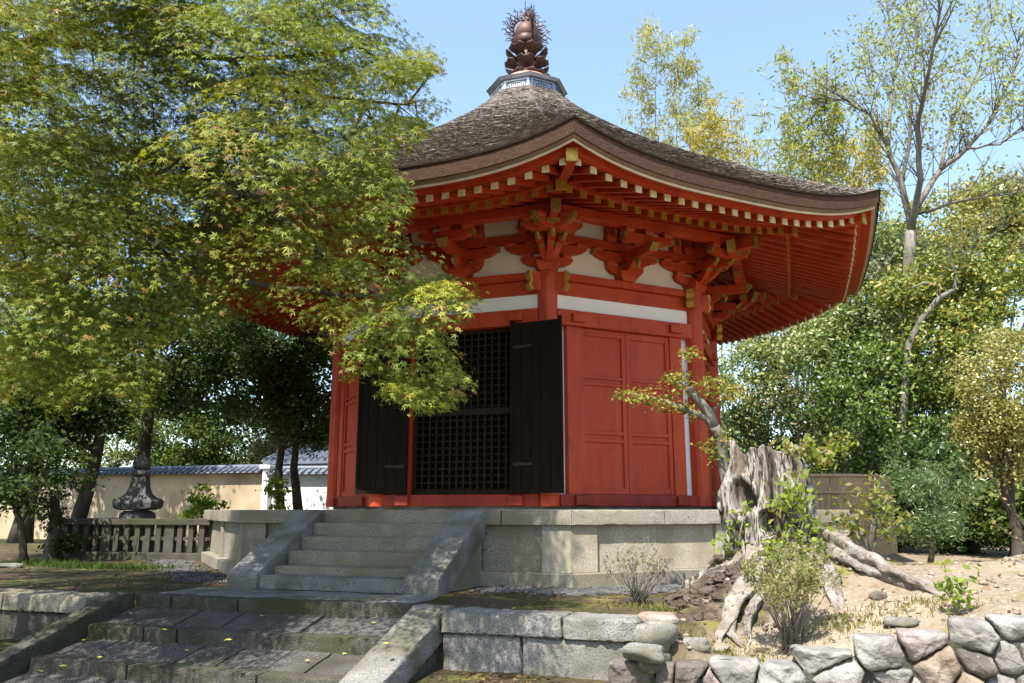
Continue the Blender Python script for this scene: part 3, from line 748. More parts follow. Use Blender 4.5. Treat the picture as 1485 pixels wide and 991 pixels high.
# roof -------------------------------------------------------------------
HIP = [(.70,8.34),(1.04,8.02),(1.26,7.80),(1.60,7.50),(1.98,7.21),(2.42,6.88),(3.01,6.49),(3.68,6.08),(4.31,5.72),(4.9,5.39),(5.45,5.10),(5.97,4.85),(6.37,4.68),(6.69,4.565)]
hr = np.array([h[0] for h in HIP]); hz = np.array([h[1] for h in HIP])
def roof_pt(k, u, r, lift=0):
    """u -1..1 across the face, r = hip radius"""
    o = r*math.cos(R(22.5)); z = float(np.interp(r, hr, hz)); f = max(0, (r-1)/5.69)**2.2
    z -= .335*f*(1-abs(u)**3.2)
    return fc(k, u*o*T22, o, z+lift)
q = MB(); pig = []; grain = []
NU, NR = 26, 40
rr = np.linspace(.70, 6.69, NR)
for k in FACES:
    G = [[roof_pt(k, -1+2*i/NU, r) for r in rr] for i in range(NU+1)]
    q.grid(G)
    for i in range(NU+1):
        for r in rr: pig.append((.12,.105,.09)); grain.append(((-1+2*i/NU)*r*.4+k*9, r, 0))
edge_v0 = len(q.v)
strips = {-2: 1200, -1: 5000, 0: 26000, 1: 24000, 2: 6000, 3: 1500}
for k, n_ in strips.items():
    for _ in range(n_):
        r = math.sqrt(rnd.uniform(.75**2, 6.66**2)); u = rnd.uniform(-1, .995)
        o = r*.924; hw = o*T22; L = rnd.uniform(.04, .14); wd = rnd.uniform(.007, .019)
        u2 = min(1, u+L/hw)
        lift = rnd.uniform(.003, .011); tilt = rnd.uniform(-.014,.014)
        r2 = max(.70, r-wd)
        rA, rB = min(6.69, r+tilt*.5), min(6.69, r-tilt*.5)
        V = [roof_pt(k, u, rA, lift), roof_pt(k, u2, rB, lift*rnd.uniform(.3,1)), roof_pt(k, u2, max(.7,rB-wd), .002), roof_pt(k, u, max(.7,rA-wd), .002)]
        q.add(V, [(0,1,2,3)])
        g0 = rnd.choice([(.19,.175,.155),(.15,.132,.112),(.12,.098,.078),(.09,.073,.06),(.235,.225,.205),(.14,.105,.078)])
        f = rnd.uniform(1.1,2.3); gg = (rnd.uniform(0,90), rnd.uniform(0,90))
        for dx, dy in ((0,0),(L,0),(L,wd),(0,wd)): pig.append(tuple(x*f for x in g0)); grain.append((gg[0]+dx, gg[1]+dy, 0))
me = bpy.data.meshes.new('roof'); me.from_pydata(q.v, [], q.f); me.materials.append(THATCH)
ca = me.color_attributes.new('pigment', 'FLOAT_COLOR', 'POINT'); ca.data.foreach_set('color', np.c_[np.array(pig), np.ones(len(pig))].astype(np.float32).ravel())
va = me.attributes.new('grain', 'FLOAT_VECTOR', 'POINT'); va.data.foreach_set('vector', np.array(grain, np.float32).ravel())
me.update(); roof = bpy.data.objects.new('roof', me); SC.collection.objects.link(roof); roof.parent = hall; WLOC['roof'] = np.zeros(3)
ZE = 4.565-.335
def edge(prof, name, m):
    for k in FACES:
        G = []; n = 28
        for i in range(n+1):
            row = []
            for o, z in prof:
                row.append(fc(k, (-1+2*i/n)*o*T22, o, z+.335*abs(-1+2*i/n)**3.2))
            G.append(row)
        qq = MB(); qq.grid(G, close=True); qq.build(name, m, roof)
edge([(6.185,ZE+.002),(6.19,ZE-.03),(6.165,ZE-.195),(5.98,ZE-.19),(6.0,ZE)], 'bark_edge', M['barkedge'])
edge([(6.145,ZE-.197),(6.13,ZE-.243),(5.97,ZE-.20),(5.97,ZE-.192)], 'eave_board', M['tan'])
edge([(6.118,ZE-.243),(6.11,ZE-.275),(6.07,ZE-.262),(6.07,ZE-.235)], 'pale_eave_board', M['giltpale2'])
edge([(6.069,ZE-.225),(6.069,ZE-.262),(5.94,ZE-.225),(5.94,ZE-.195)], 'eave_soffit', red)
edge([(6.12,ZE+.006),(6.205,ZE+.006),(6.207,ZE-.022),(6.12,ZE-.022)], 'eave_lip', M['dark'])

# finial -------------------------------------------------------------------
RB = 8.10
fin = MB(); fin.prism([cc(k, .74, RB) for k in range(8)], [cc(k, .71, RB+.42) for k in range(8)])
rob = fin.build('finial_base', M['lead'], hall)
q = MB()
q.prism([cc(k, .80, RB+.37) for k in range(8)], [cc(k, .86, RB+.42) for k in range(8)]); q.prism([cc(k, .86, RB+.4203) for k in range(8)], [cc(k, .70, RB+.50) for k in range(8)])
q.build('cornice', M['lead'], rob, bevel=.006)
q = MB(); q.prism([cc(k, .79, RB-.12) for k in range(8)], [cc(k, .77, RB+.06) for k in range(8)]); q.build('plinth', M['dark'], rob)
for k in (-2, -1, 0, 1, 2):
    o = .665; hw = .27
    q = MB()
    mm = M['leadlit'] if k <= 0 else M['lead']  # front and left faces take a brighter metal copy, coloured as sunlit
    q.fbox(k, -hw, -hw+.05, o, o+.03, RB+.07, RB+.36); q.fbox(k, hw-.05, hw, o, o+.03, RB+.07, RB+.36)
    q.fbox(k, -hw, hw, o+.001, o+.025, RB+.07, RB+.10); q.fbox(k, -hw, hw, o+.001, o+.025, RB+.33, RB+.36)
    N = 20; ring = [(.17*math.cos(2*math.pi*i/N), RB+.215+.085*math.sin(2*math.pi*i/N)) for i in range(N)]
    q.tube([fc(k, s, o+.015, z) for s, z in ring+ring[:1]], .014, 6, cap=False)
    for i in range(-3, 4): q.fbox(k, i*.04-.009, i*.04+.009, o+.0, o+.028, RB+.17, RB+.26)
    q.build('relief_panel', mm, rob)
q = MB(); q.lathe([(.62,RB+.49),(.58,RB+.56),(.46,RB+.66),(.30,RB+.74),(.24,RB+.80),(.26,RB+.84)], (0,0,0), 32); q.build('dome', M['copperlight'], rob, smooth=True)
q = MB(); q.lathe([(.34,RB+.70),(.33,RB+.76),(.15,RB+.82),(.17,RB+1.0),(.20,RB+1.08),(.14,RB+1.16),(.16,RB+1.30),(.13,RB+1.38),(.25,RB+1.46),(.33,RB+1.60)], (0,0,0), 20); lot = q.build('lotus_stem', M['copper'], rob, smooth=True)
def petal(q, ang, z, r0, r1, w, up):
    d = np.array([math.cos(ang), math.sin(ang), 0]); e = np.array([-d[1], d[0], 0]); G = []
    n, m_ = 7, 7
    for lay in (0, 1):
        Gl = []
        for i in range(n):
            t = i/(n-1); r = r0+(r1-r0)*t; row = []
            ww = w*(.55+.15*t+.55*math.exp(-((t-.78)/.2)**2))*(1 if i < n-1 else .6)
            for j in range(m_):
                v = -1+2*j/(m_-1)
                row.append(d*r+e*v*ww+np.array([0,0,z+up*(t**1.8)-.06*(1-v*v)*(.4+t*.4)-lay*.025]))
            Gl.append(row)
        G.append(Gl)
    q.grid(G[0]); q.grid(G[1])
    q.grid([G[0][-1], G[1][-1]]); q.grid([[r[0] for r in G[0]], [r[0] for r in G[1]]]); q.grid([[r[-1] for r in G[0]], [r[-1] for r in G[1]]])
for tier, (z, r1, n_, up, off) in enumerate(((RB+.70,.49,6,.05,.25),(RB+.93,.48,6,.13,.77),(RB+1.18,.44,6,.20,.25))):
    for i in range(n_):
        q = MB(); petal(q, off+2*math.pi*i/n_, z, .12, r1, .165, up); q.build('lotus_petal', M['copper'], rob, smooth=True)
SZ = RB+1.80
q = MB(); q.lathe([(.001,SZ-.26)]+[(.25*math.cos(a), SZ-.02+.25*math.sin(a)) for a in np.linspace(-1.1, 1.2, 14)]+[(.05,SZ+.25),(.001,SZ+.33)], (0,0,0), 28)
q.build('jewel', M['jewel'], rob, smooth=True)
for i in range(4):
    ang = R(20+18.87)+i*math.pi/2; d = np.array([math.cos(ang), math.sin(ang), 0]); q = MB()
    arc = [d*.29*math.cos(a)+[0,0,SZ+.29*math.sin(a)] for a in np.linspace(-.7, 1.45, 14)]
    q.tube(arc, .012, 5)
    for j, a in enumerate(np.linspace(-.75, 1.5, 18)):
        L = .25+.05*math.sin(j*2.1); P = []
        for t in np.linspace(0, 1, 8):
            aa = a+.07*math.sin(t*10+(j%2)*1.5)*(.3+t)+.15*t; r = .28+L*t; P.append(d*r*math.cos(aa)+[0,0,SZ+r*math.sin(aa)])
        q.tube(P, list(np.linspace(.019,.008,8)), 5)
    q.build('flame_wing', M['copper'], rob)
q = MB(); q.tube([(-.03,0,SZ+.2),(-.03,0,SZ+.76)], .007, 6); q.build('lightning_rod', M['dark'], rob)
# ================================================================== plants
def norm(v): v = np.asarray(v, float); return v/(np.linalg.norm(v)+1e-9)
def pigments(n, cols, jit=.25):
    """cols: list of (weight, rgb)"""
    ws = np.array([c[0] for c in cols], float); ws /= ws.sum()
    idx = rng.choice(len(cols), n, p=ws); C = np.array([c[1] for c in cols])[idx]
    return C*rng.uniform(1-jit, 1+jit, (n, 1))
def clump_leaves(ells, n, nclump, csize, up=.6, flat=.6):
    """leaves gathered in clumps spread through ellipsoids [(centre, radii)]"""
    vol = np.array([r[0]*r[1]*r[2] for c, r in ells]); vol = vol**.7; vol /= vol.sum()
    which = rng.choice(len(ells), nclump, p=vol); cen = []
    for i in which:
        d = rng.normal(size=3); d /= np.linalg.norm(d); rad = rng.uniform(.35, 1.02)**.6
        cen.append(np.array(ells[i][0])+d*rad*np.array(ells[i][1]))
    cen = np.array(cen); sz = csize*rng.uniform(.55, 1.35, nclump)
    pick = rng.integers(0, nclump, n)
    off = rng.normal(size=(n, 3))*.55; off[:, 2] *= flat
    pos = cen[pick]+off*sz[pick][:, None]
    nr = rng.normal(size=(n, 3))*.75; nr[:, 2] += up; nr[:, :2] += off[:, :2]*.7
    return pos, nr, cen, pick
def wobble(p0, p1, n, amt, seed):
    P = []
    for i in range(n+1):
        t = i/n; p = np.array(p0)*(1-t)+np.array(p1)*t
        P.append(p+np.array([mnoise.noise((t*2.3, seed, .1)), mnoise.noise((t*2.3, seed, 7.7)), .4*mnoise.noise((t*2.3, seed, 3.3))])*amt*math.sin(math.pi*min(1, t*1.0)) if 0 < i < n else p)
    return P
def tree(name, label, cat, base, ells, n, leaf, cols, lm, tr=.12, bark='trunk', nclump=None, csize=.45, group=None, lean=None, shape='diamond', nlimb=12, up=.6, extra_trunks=(), fork=.45):
    base = np.array(base, float)
    base[2] = ground_z(base[0], base[1])-.05 if abs(base[0]) < 60 else base[2]
    t = thing(name, label, cat, base, group)
    nclump = nclump or max(12, n//110)
    pos, nr, cen, _ = clump_leaves(ells, n, nclump, csize, up)
    top = np.mean([e[0] for e in ells], 0)
    q = MB(); seed = rnd.uniform(0, 99)
    for b0, tp in [(base, lean if lean is not None else top)]+list(extra_trunks):
        P = wobble(b0, tp, 8, .12+tr*.6, seed+len(q.v)); q.tube(P, [tr*(1.35 if i == 0 else 1-.075*i) for i in range(9)], 9)
        for j in range(nlimb):
            c = cen[rnd.randrange(len(cen))]; k = rnd.randint(int(8*fork), 8); s = P[k]
            if c[2] < s[2]-.4: s = P[max(2, k-3)]
            mid = (s+c)/2+np.array([rnd.uniform(-.2,.2), rnd.uniform(-.2,.2), rnd.uniform(0,.25)])*np.linalg.norm(c-s)*.4
            r0 = tr*.42*rnd.uniform(.6,1.1); q.tube([s, (s+mid)/2+np.array([0,0,.03]), mid, (mid+c)/2, c], [r0, r0*.8, r0*.6, r0*.4, r0*.15], 6)
    q.build('trunk', M[bark], t, smooth=True)
    leaf_object('crown', lm, t, pos, nr, leaf*rng.uniform(.65, 1.3, n), pigments(n, cols), shape)
    return t

G_DARK = [(5,(.03,.055,.015)),(3,(.05,.085,.022)),(1,(.09,.12,.035))]
G_MID = [(4,(.075,.12,.026)),(3,(.12,.165,.036)),(1,(.19,.21,.06))]
G_PALE = [(3,(.15,.19,.06)),(3,(.21,.24,.085)),(1,(.29,.29,.14))]
G_GOLD = [(3,(.22,.205,.065)),(3,(.29,.26,.09)),(2,(.16,.17,.055))]
G_RUST = [(4,(.08,.12,.035)),(3,(.17,.17,.075)),(2,(.25,.19,.12))]
G_BRIGHT = [(3,(.17,.24,.035)),(2,(.23,.30,.05))]
G_MAPLE = [(6,(.19,.215,.028)),(5,(.27,.275,.045)),(3,(.10,.135,.018)),(.9,(.29,.16,.055))]

# ---- the great maple in front, left ------------------------------------
POLY = [(-60,-60),(540,-60),(562,20),(600,55),(648,92),(610,120),(590,138),(655,152),(610,195),(565,232),(592,262),(600,300),(570,335),(612,362),(648,388),(692,436),(668,470),(640,480),(684,560),(655,592),(600,592),(560,575),(556,536),(500,548),(482,500),(420,462),(392,448),(335,462),(290,474),(235,498),(250,540),(215,600),(140,560),(90,610),(40,570),(-60,600)]
PX = np.array(POLY, float)
def inside(x, y):
    x = np.asarray(x); y = np.asarray(y); res = np.zeros(x.shape, bool); j = len(PX)-1
    for i in range(len(PX)):
        xi, yi = PX[i]; xj, yj = PX[j]
        c = ((yi > y) != (yj > y)) & (x < (xj-xi)*(y-yi)/(yj-yi+1e-12)+xi); res ^= c; j = i
    return res
mb = np.array([-4.6, -10.6, 0]); mb[2] = ground_z(mb[0], mb[1])-.1
maple = thing('japanese_maple', 'large spreading maple with layered yellow green foliage in front of the hall', 'tree', mb)
pads = []
def sunhole(p, r=.45):
    """openings in the canopy that let the sun through to the steps"""
    t = (p[2]+1.0)/SD.z
    for a_, b_ in ((0,0),(r,0),(-r,0),(0,r),(0,-r)):
        x, y = p[0]-SD.x*t+a_, p[1]-SD.y*t+b_
        if -2.2 < x < 2.0 and -10.5 < y < -5.3 and mnoise.noise((x*1.05, y*.95, 2.2)) > (.27 if y < -7 else .16): return True
    return False
guard = 0
while len(pads) < 250 and guard < 20000:     # the part of the canopy that hangs into view
    guard += 1
    x, y = rnd.uniform(-40, 690), rnd.uniform(-40, 600)
    if not inside(np.array([x]), np.array([y]))[0]: continue
    if y > 470 and x < 470 and rnd.random() < .6: continue
    d = rnd.uniform(5.8, 9.4) if x < 430 else rnd.uniform(6.0, 8.6)
    if y > 330 and x > 300: d = rnd.uniform(5.7, 7.6)
    hole = mnoise.noise((x*.010, y*.013, 4.0))
    if hole < -.24 and x < 420: continue
    p = at(x, y, d)
    if pads and min(np.linalg.norm((q_[0]-p)*[1,1,2.8]) for q_ in pads) < .70: continue
    if sunhole(p): continue
    pads.append((p, rnd.uniform(.40, .78), 1))
n_in = len(pads)
k_ = 0
while len(pads) < n_in+80 and k_ < 12000:    # unseen rest of the crown beyond the frame, spread to shade the steps
    k_ += 1
    p = np.array([rnd.uniform(-7.5, 2.2), rnd.uniform(-14.6, -7.2), rnd.uniform(2.3, 6.4)])
    if p[0] > 2.1-.38*(p[2]-2.4): continue
    if ((p[0]+2.8)/5.4)**2+((p[1]+10.8)/4.2)**2 > 1.05: continue
    a, b, z = proj(p)
    if z > .5 and -40 < a < 1500 and -60 < b < 1000: continue
    if sunhole(p) or np.linalg.norm(p-CAM) < 5.2: continue
    pads.append((p, rnd.uniform(.4, .75), 0))
for _ in range(70):                          # unseen topmost sprays, added to shade the right half of the crown
    p = np.array([rnd.uniform(-1.8, 1.3), rnd.uniform(-10.6, -9.0), rnd.uniform(5.2, 6.8)])
    if not sunhole(p): pads.append((p, rnd.uniform(.4, .7), 0))
POS, NRM, SIZ, INF, TONE = [], [], [], [], []
for p, r, inf in pads:
    n = int((540 if inf else 130)*(r/.5)**2)
    th = rng.uniform(0, 2*np.pi, n); rad = r*rng.uniform(0, 1, n)**.55*(1+.3*np.sin(th*3+p[0]*9)+.15*np.sin(th*7+p[1]*5))
    outw = norm([p[0]+4.4, p[1]+10.6, 0])*.5+np.array([.15, -.75, 0])          # sprays droop outwards and to the light
    slope = outw*rng.uniform(.25, .65); ax2 = np.stack([rad*np.cos(th), rad*np.sin(th)], 1)
    o = np.stack([ax2[:, 0], ax2[:, 1], -ax2@slope[:2]-.55*rad**2/r-rng.exponential(.035, n)], 1)
    POS.append(p+o); nn = rng.normal(size=(n, 3))*.30; nn[:, 2] += 1; nn[:, :2] += slope[:2]+o[:, :2]/r*.9
    NRM.append(nn); SIZ.append(np.full(n, .041 if inf else .09)*rng.uniform(.5, 1.35, n)); INF.append(np.full(n, inf)); tn = rnd.uniform(.6, 1.2)*(1.22-.40*sst(-2.6, -.2, p[0])*(.45+.55*sst(.8, 2.6, p[2])))  # random spray tone; sunlit left and shaded upper right are coloured in
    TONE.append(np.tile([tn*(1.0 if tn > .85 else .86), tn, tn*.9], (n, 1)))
POS = np.concatenate(POS); NRM = np.concatenate(NRM); SIZ = np.concatenate(SIZ); INF = np.concatenate(INF); TONE = np.concatenate(TONE)
a, b, z = proj(POS)
jx = rng.normal(size=len(a))*7
ok = np.where((z > .5) & (a > -20) & (a < 1500) & (b > -20) & (b < 1000), inside(a+jx, b+jx[::-1]), True)
POS, NRM, SIZ, TONE = POS[ok], NRM[ok], SIZ[ok], TONE[ok]
print('maple leaves', len(POS))
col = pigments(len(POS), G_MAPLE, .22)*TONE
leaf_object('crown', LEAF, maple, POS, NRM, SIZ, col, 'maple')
q = MB()
def limb(pts, r0, r1, n=7, seed=0):
    P = []
    for (p, q2) in zip(pts, pts[1:]):
        for i in range(3): P.append(np.array(p)*(1-i/3)+np.array(q2)*i/3)
    P.append(np.array(pts[-1])); m = len(P)
    for i in range(1, m-1): P[i] = P[i]+np.array([mnoise.noise((i*.9, seed, s)) for s in (0, 5, 9)])*r0*.9
    q.tube(P, list(np.linspace(r0, r1, m)), n); return P
fork = np.array([-4.2, -10.3, .9])
limb([mb, mb+[.1,.1,1.2], fork], .34, .24, 10)
hubs = []
for i, pts in enumerate([
    [fork, at(-60, 240, 8.6), at(40, 214, 8.5), at(110, 200, 8.4), at(175, 225, 8.0), at(260, 235, 7.8), at(330, 262, 7.7), at(410, 318, 7.6), at(480, 380, 7.5), at(560, 440, 7.4), at(620, 500, 7.3)],
    [fork, at(-80, 160, 9.2), at(40, 120, 9.0), at(60, 60, 8.9), at(120, 15, 8.8), at(170, -40, 8.6)],
    [at(60, 60, 8.9), at(170, 70, 8.8), at(260, 80, 8.8), at(340, 86, 8.7), at(430, 82, 8.7), at(520, 70, 8.6), at(565, 92, 8.5)],
    [at(330, 86, 8.7), at(400, 128, 8.4), at(470, 140, 8.3), at(560, 150, 8.2), at(590, 152, 8.1)],
    [at(110, 200, 8.4), at(170, 290, 7.8), at(215, 360, 7.5), at(300, 400, 7.3), at(420, 420, 7.1), at(540, 430, 7.0), at(660, 438, 6.9)],
    [fork, at(-90, 330, 7.8), at(30, 340, 7.6), at(130, 360, 7.4), at(230, 420, 7.2)],
    [fork, np.array([-3.2,-10.9,2.6]), np.array([-1.8,-11.3,3.8]), np.array([-.2,-11.5,4.6]), np.array([1.0,-11.2,4.9])],
    [fork, np.array([-4.6,-11.6,3.0]), np.array([-3.6,-12.6,4.2]), np.array([-2.2,-13.2,4.9])],
    [np.array([-3.2,-10.9,2.6]), np.array([-2.6,-9.6,4.4]), np.array([-1.6,-8.6,5.4])],
]):
    hubs += limb(pts, [.11,.15,.05,.028,.05,.045,.13,.11,.09][i], .010, 7, i)
H = np.array(hubs)
for i, (p, r, inf) in enumerate(pads):        # twigs carry each spray
    if inf and i % 2: continue
    j = np.argmin(np.linalg.norm(H-p, axis=1)+.0); h = H[j]; L = np.linalg.norm(h-p)
    if L > .9 or L < .12: continue
    mid = (h+p)/2+np.array([rnd.uniform(-.1,.1), rnd.uniform(-.1,.1), rnd.uniform(.0,.15)])*L
    q.tube([h, mid, p+np.array([0,0,-.02])], [.013, .009, .004], 5)
q.build('trunk', M['trunk'], maple, smooth=True)

# ---- trees behind, left ---------------------------------------------------
tree('tree', 'straight dark trunked tree rising right behind the carved stone monument', 'tree', at(207,760,17.5), [(at(225,500,17.5),(2.2,2,1.0)),(at(130,520,17.2),(1.2,1.2,.7)),(at(300,440,18),(1.6,1.5,1.1)),(at(330,530,18),(1.0,.9,.7)),(at(260,575,18.4),(.8,.8,.5))], 21000, .11, G_DARK+[(4,(.085,.12,.03))], LEAFG, tr=.19, lean=at(216,470,17.5), nclump=170, fork=.85)
tree('tree', 'leaning dark trunked tree left of the stone monument', 'tree', at(108,775,15.5), [(at(90,555,15.5),(1.5,1.4,1.0)),(at(10,560,15),(1.2,1.2,1.1)),(at(60,650,15.6),(.9,.8,.7)),(at(120,600,15.8),(.7,.7,.6))], 21000, .10, G_DARK+[(3,(.07,.11,.03))], LEAFG, tr=.17, lean=at(160,560,15.8), nclump=150, fork=.8)
tree('tree', 'twin stemmed tree standing by the white gate post', 'tree', at(412,760,19), [(at(395,560,19),(1.5,1.4,.8)),(at(440,600,19),(.9,.9,.8)),(at(350,510,19.4),(1.3,1.2,.8)),(at(450,540,19),(1.1,.9,.8)),(at(460,610,19.3),(.7,.7,.7))], 19000, .11, G_DARK+[(4,(.10,.13,.05))], LEAFG, tr=.13, lean=at(410,570,19), nclump=130, fork=.75, extra_trunks=[(at(434,762,19), at(425,600,19))])
tree('evergreen_tree', 'tall dark evergreen far behind the maple at the left edge', 'tree', at(30,770,22), [(at(30,330,22),(4.0,3,3.2)),(at(150,400,23),(2.5,2,2.4)),(at(100,570,24),(2.2,1.6,1.3))], 19000, .18, G_DARK+[(2,(.08,.12,.03))], LEAFG, tr=.25, nclump=110, csize=.8)
tree('evergreen_tree', 'dark evergreen seen through the gaps of the maple beside the roof', 'tree', at(440,770,25), [(at(400,420,25),(3.0,3,2.6)),(at(480,570,25),(1.4,1.2,1.8)),(at(360,590,25.5),(1.5,1.2,.9)),(at(250,560,25.5),(1.6,1.2,1.0)),(at(330,300,26),(2.6,2,2.4))], 22000, .17, G_DARK+[(3,(.10,.13,.05))], LEAFG, tr=.22, nclump=120, csize=.75)
for i, (x, y, d, r, lb, c_) in enumerate([(255,635,29,1.9,'rounded shrub with glossy leaves topping the ochre wall at its left end', G_MID),(335,640,30,2.2,'broad dark shrub behind the middle of the ochre wall', G_DARK+[(2,(.12,.14,.05))]),(440,630,28,1.8,'grey green shrub behind the white gate post', G_RUST),(170,625,30,2.3,'pale green shrub behind the ochre wall, left of the straight trunk', G_PALE)]):
    tree('shrub', lb, 'shrub', at(x, 770, d), [(at(x,y,d),(r,r*.9,r*.75))], 9000, .14, c_, LEAFG, tr=.08, nclump=75, csize=.45, group='shrubs behind the precinct wall')
tree('shrub', 'big dark leafy shrub at the left edge above the grass', 'shrub', at(40,780,13.6), [(at(40,690,13.6),(.85,.8,.65)),(at(0,640,13.8),(.8,.8,.8))], 4500, .10, G_DARK+[(1,(.10,.13,.05))], LEAFG, tr=.07, nclump=60, csize=.32)
tree('ivy_stump', 'short ivy covered trunk at the left end of the stone fence', 'stump', at(78,800,14.5), [(at(75,745,14.5),(.22,.22,.5)),(at(90,785,14.5),(.3,.25,.2))], 1500, .07, G_DARK, LEAFG, tr=.16, lean=at(80,715,14.5), nclump=40, csize=.15, nlimb=3)
tree('sapling', 'bright green sapling in front of the ochre wall', 'sapling', at(290,790,20), [(at(300,725,20),(.42,.4,.45)),(at(288,745,20),(.5,.4,.3))], 900, .12, G_BRIGHT+[(2,(.10,.15,.03))], LEAFB, tr=.02, nclump=26, csize=.18, nlimb=16, fork=.2)
tree('sapling', 'young green sapling before the white wall, beside the twin stemmed tree', 'sapling', at(400,785,18.4), [(at(402,715,18.4),(.28,.28,.38))], 500, .10, G_BRIGHT, LEAFB, tr=.018, nclump=18, csize=.16, nlimb=10, fork=.2)
# ---- trees behind, right ---------------------------------------------------
RT_ = [
 ('pale_evergreen','small leaved pale green tree just right of the hall corner',(1085,575,26.0),[((1090,560,26.0),(1.42,1.42,1.73)),((1060,630,26.0),(1.10,1.10,1.10)),((1120,520,26.5),(0.95,0.95,0.95))],5200,0.123,G_PALE+[(4,(.06,.10,.03))],.09),
 ('brown_tipped_tree','tree with bronze tinted young leaves under the right eave',(1185,560,25.0),[((1190,540,25.0),(2.08,1.94,1.81)),((1160,470,25.6),(1.39,1.39,1.11)),((1230,620,25.0),(1.39,1.39,1.25))],8000,0.128,G_RUST+[(2,(.26,.25,.13))],.12),
 ('glossy_evergreen','dense glossy mid green evergreen left of the dark hollow',(1285,600,19.0),[((1290,590,19.0),(1.53,1.47,1.59)),((1260,670,18.8),(1.10,1.10,0.86)),((1340,640,19.1),(0.86,0.86,1.10))],8000,0.113,G_MID+[(3,(.035,.06,.016))],.12),
 ('yellow_green_tree','upright yellow green tree above the glossy evergreen',(1385,500,18.5),[((1385,490,18.5),(1.3,1.3,1.7)),((1340,430,18.8),(.9,.9,.9)),((1430,400,19),(1.2,1.1,1.0))],8000,.11,G_MID+[(4,(.20,.21,.04)),(2,(.28,.22,.05))],.12),
 ('golden_shrub_tree','rounded olive gold tree at the right edge of the garden',(1470,590,12.5),[((1462,560,12.5),(.72,.7,1.0)),((1480,640,12.5),(.75,.7,.55)),((1430,620,12.6),(.4,.4,.5))],11000,.055,G_GOLD+[(4,(.13,.135,.04))],.09),
 ('evergreen_tree','pale leaved evergreen behind the tip of the eave',(1255,440,22),[((1255,430,22),(1.3,1.2,1.7)),((1215,510,22),(1.2,1.2,1.0)),((1300,380,22),(.9,.9,1.0))],6500,.13,G_PALE+[(4,(.08,.12,.035))],.13),
 ('evergreen_tree','yellowish broad crowned tree far behind at the right edge',(1450,380,26),[((1450,370,26),(2.2,2,1.5)),((1400,440,26),(1.4,1.4,1.2)),((1480,300,26),(1.3,1.3,.9))],6500,.16,G_GOLD+[(5,(.11,.14,.05))],.14),
 ('evergreen_tree','dark evergreen filling the gap behind the bamboo screen',(1170,660,29.0),[((1160,640,29.0),(2.75,2.17,1.59)),((1240,660,27.6),(2.03,1.74,1.30)),((1080,650,29.0),(1.59,1.59,1.45))],7000,0.173,G_DARK,.14),
 ('evergreen_tree','dark shaded evergreen behind the low feathery conifer',(1410,700,16.5),[((1410,670,16.5),(1.5,1.2,1.0)),((1340,690,17),(1.1,1,.8)),((1480,700,16),(.8,.8,.8))],6500,.12,G_DARK,.13),
 ('yellow_green_tree','loose yellow green tree filling the sky below the bare limbs',(1400,330,27),[((1390,330,27),(2.0,1.8,1.3)),((1460,300,27),(1.6,1.5,1.2)),((1330,380,27),(1.3,1.2,1.2))],5500,.16,G_GOLD+[(4,(.16,.19,.06))],.13),
 ('evergreen_tree','deep green tree between the glossy evergreen and the bare limbed tree',(1320,470,21),[((1330,500,21),(1.6,1.4,1.8)),((1250,560,21),(1.4,1.3,1.4))],7000,.13,G_MID+[(5,(.035,.065,.018))],.15),
]
for nm, lb, (x, y, d), el, n, lf, cl, tr_ in RT_:
    b = at(x, 790, d); tree(nm, lb, 'tree', b, [(at(*c), r) for c, r in el], int(n*2.2), lf, [(w_, tuple(min(.42, x*1.3) for x in c_)) for w_, c_ in cl], LEAFR, tr=tr_, nclump=n//55, csize=.25 if d < 13 else .36 if d < 19 else .5, group='trees on the right behind the hall')
tree('conifer_shrub', 'low feathery dark green conifer on the sunny bank', 'shrub', at(1345,790,12.3), [(at(1345,730,12.3),(.75,.7,.40)),(at(1320,700,12.4),(.45,.4,.35)),(at(1375,700,12.5),(.5,.5,.35)),(at(1350,765,12.1),(.6,.6,.22))], 9000, .075, [(4,(.06,.105,.035)),(3,(.11,.165,.06)),(1.5,(.18,.23,.10))], LEAFR, tr=.05, nclump=140, csize=.17, shape='strap')
for x, y, d, r, lb, c_ in [(1300,740,17.5,1.0,'low dark shrub in shade just right of the bamboo screen',G_DARK),(1400,748,16.5,1.2,'low dark shrub behind the right side of the feathery conifer',G_DARK+[(2,(.07,.11,.03))]),(1465,735,15.5,1.1,'low olive shrub under the golden tree at the right edge',G_MID+[(4,(.04,.06,.015))]),(1140,735,22,1.4,'low shrub half hidden behind the stump and podium corner',G_MID),(1225,735,20,1.5,'low dark shrub rising over the bamboo screen',G_DARK)]:
    tree('shrub', lb, 'shrub', at(x, 790, d), [(at(x,y,d),(r,r*.8,r*.55)),(at(x,y+22,d-.2),(r*1.1,r*.8,r*.3))], 6000, .09, c_, LEAFG, tr=.05, nclump=70, csize=.3, group='low shrubs along the back of the garden')
for x, d, lb in [(1590,15,'evergreen at the edge of the garden, just beyond the golden tree'),(1720,17,'evergreen at the far right end of the garden'),(1560,24,'tall evergreen behind the golden tree, past the right edge')]:
    tree('evergreen_tree', lb, 'tree', at(x, 790, d), [(at(x,620,d),(1.7,1.5,1.6)),(at(x-30,720,d),(1.5,1.3,.8)),(at(x+20,500,d),(1.2,1.2,1.0))], 8000, .14, G_MID, LEAFR, tr=.12, nclump=100, csize=.5)
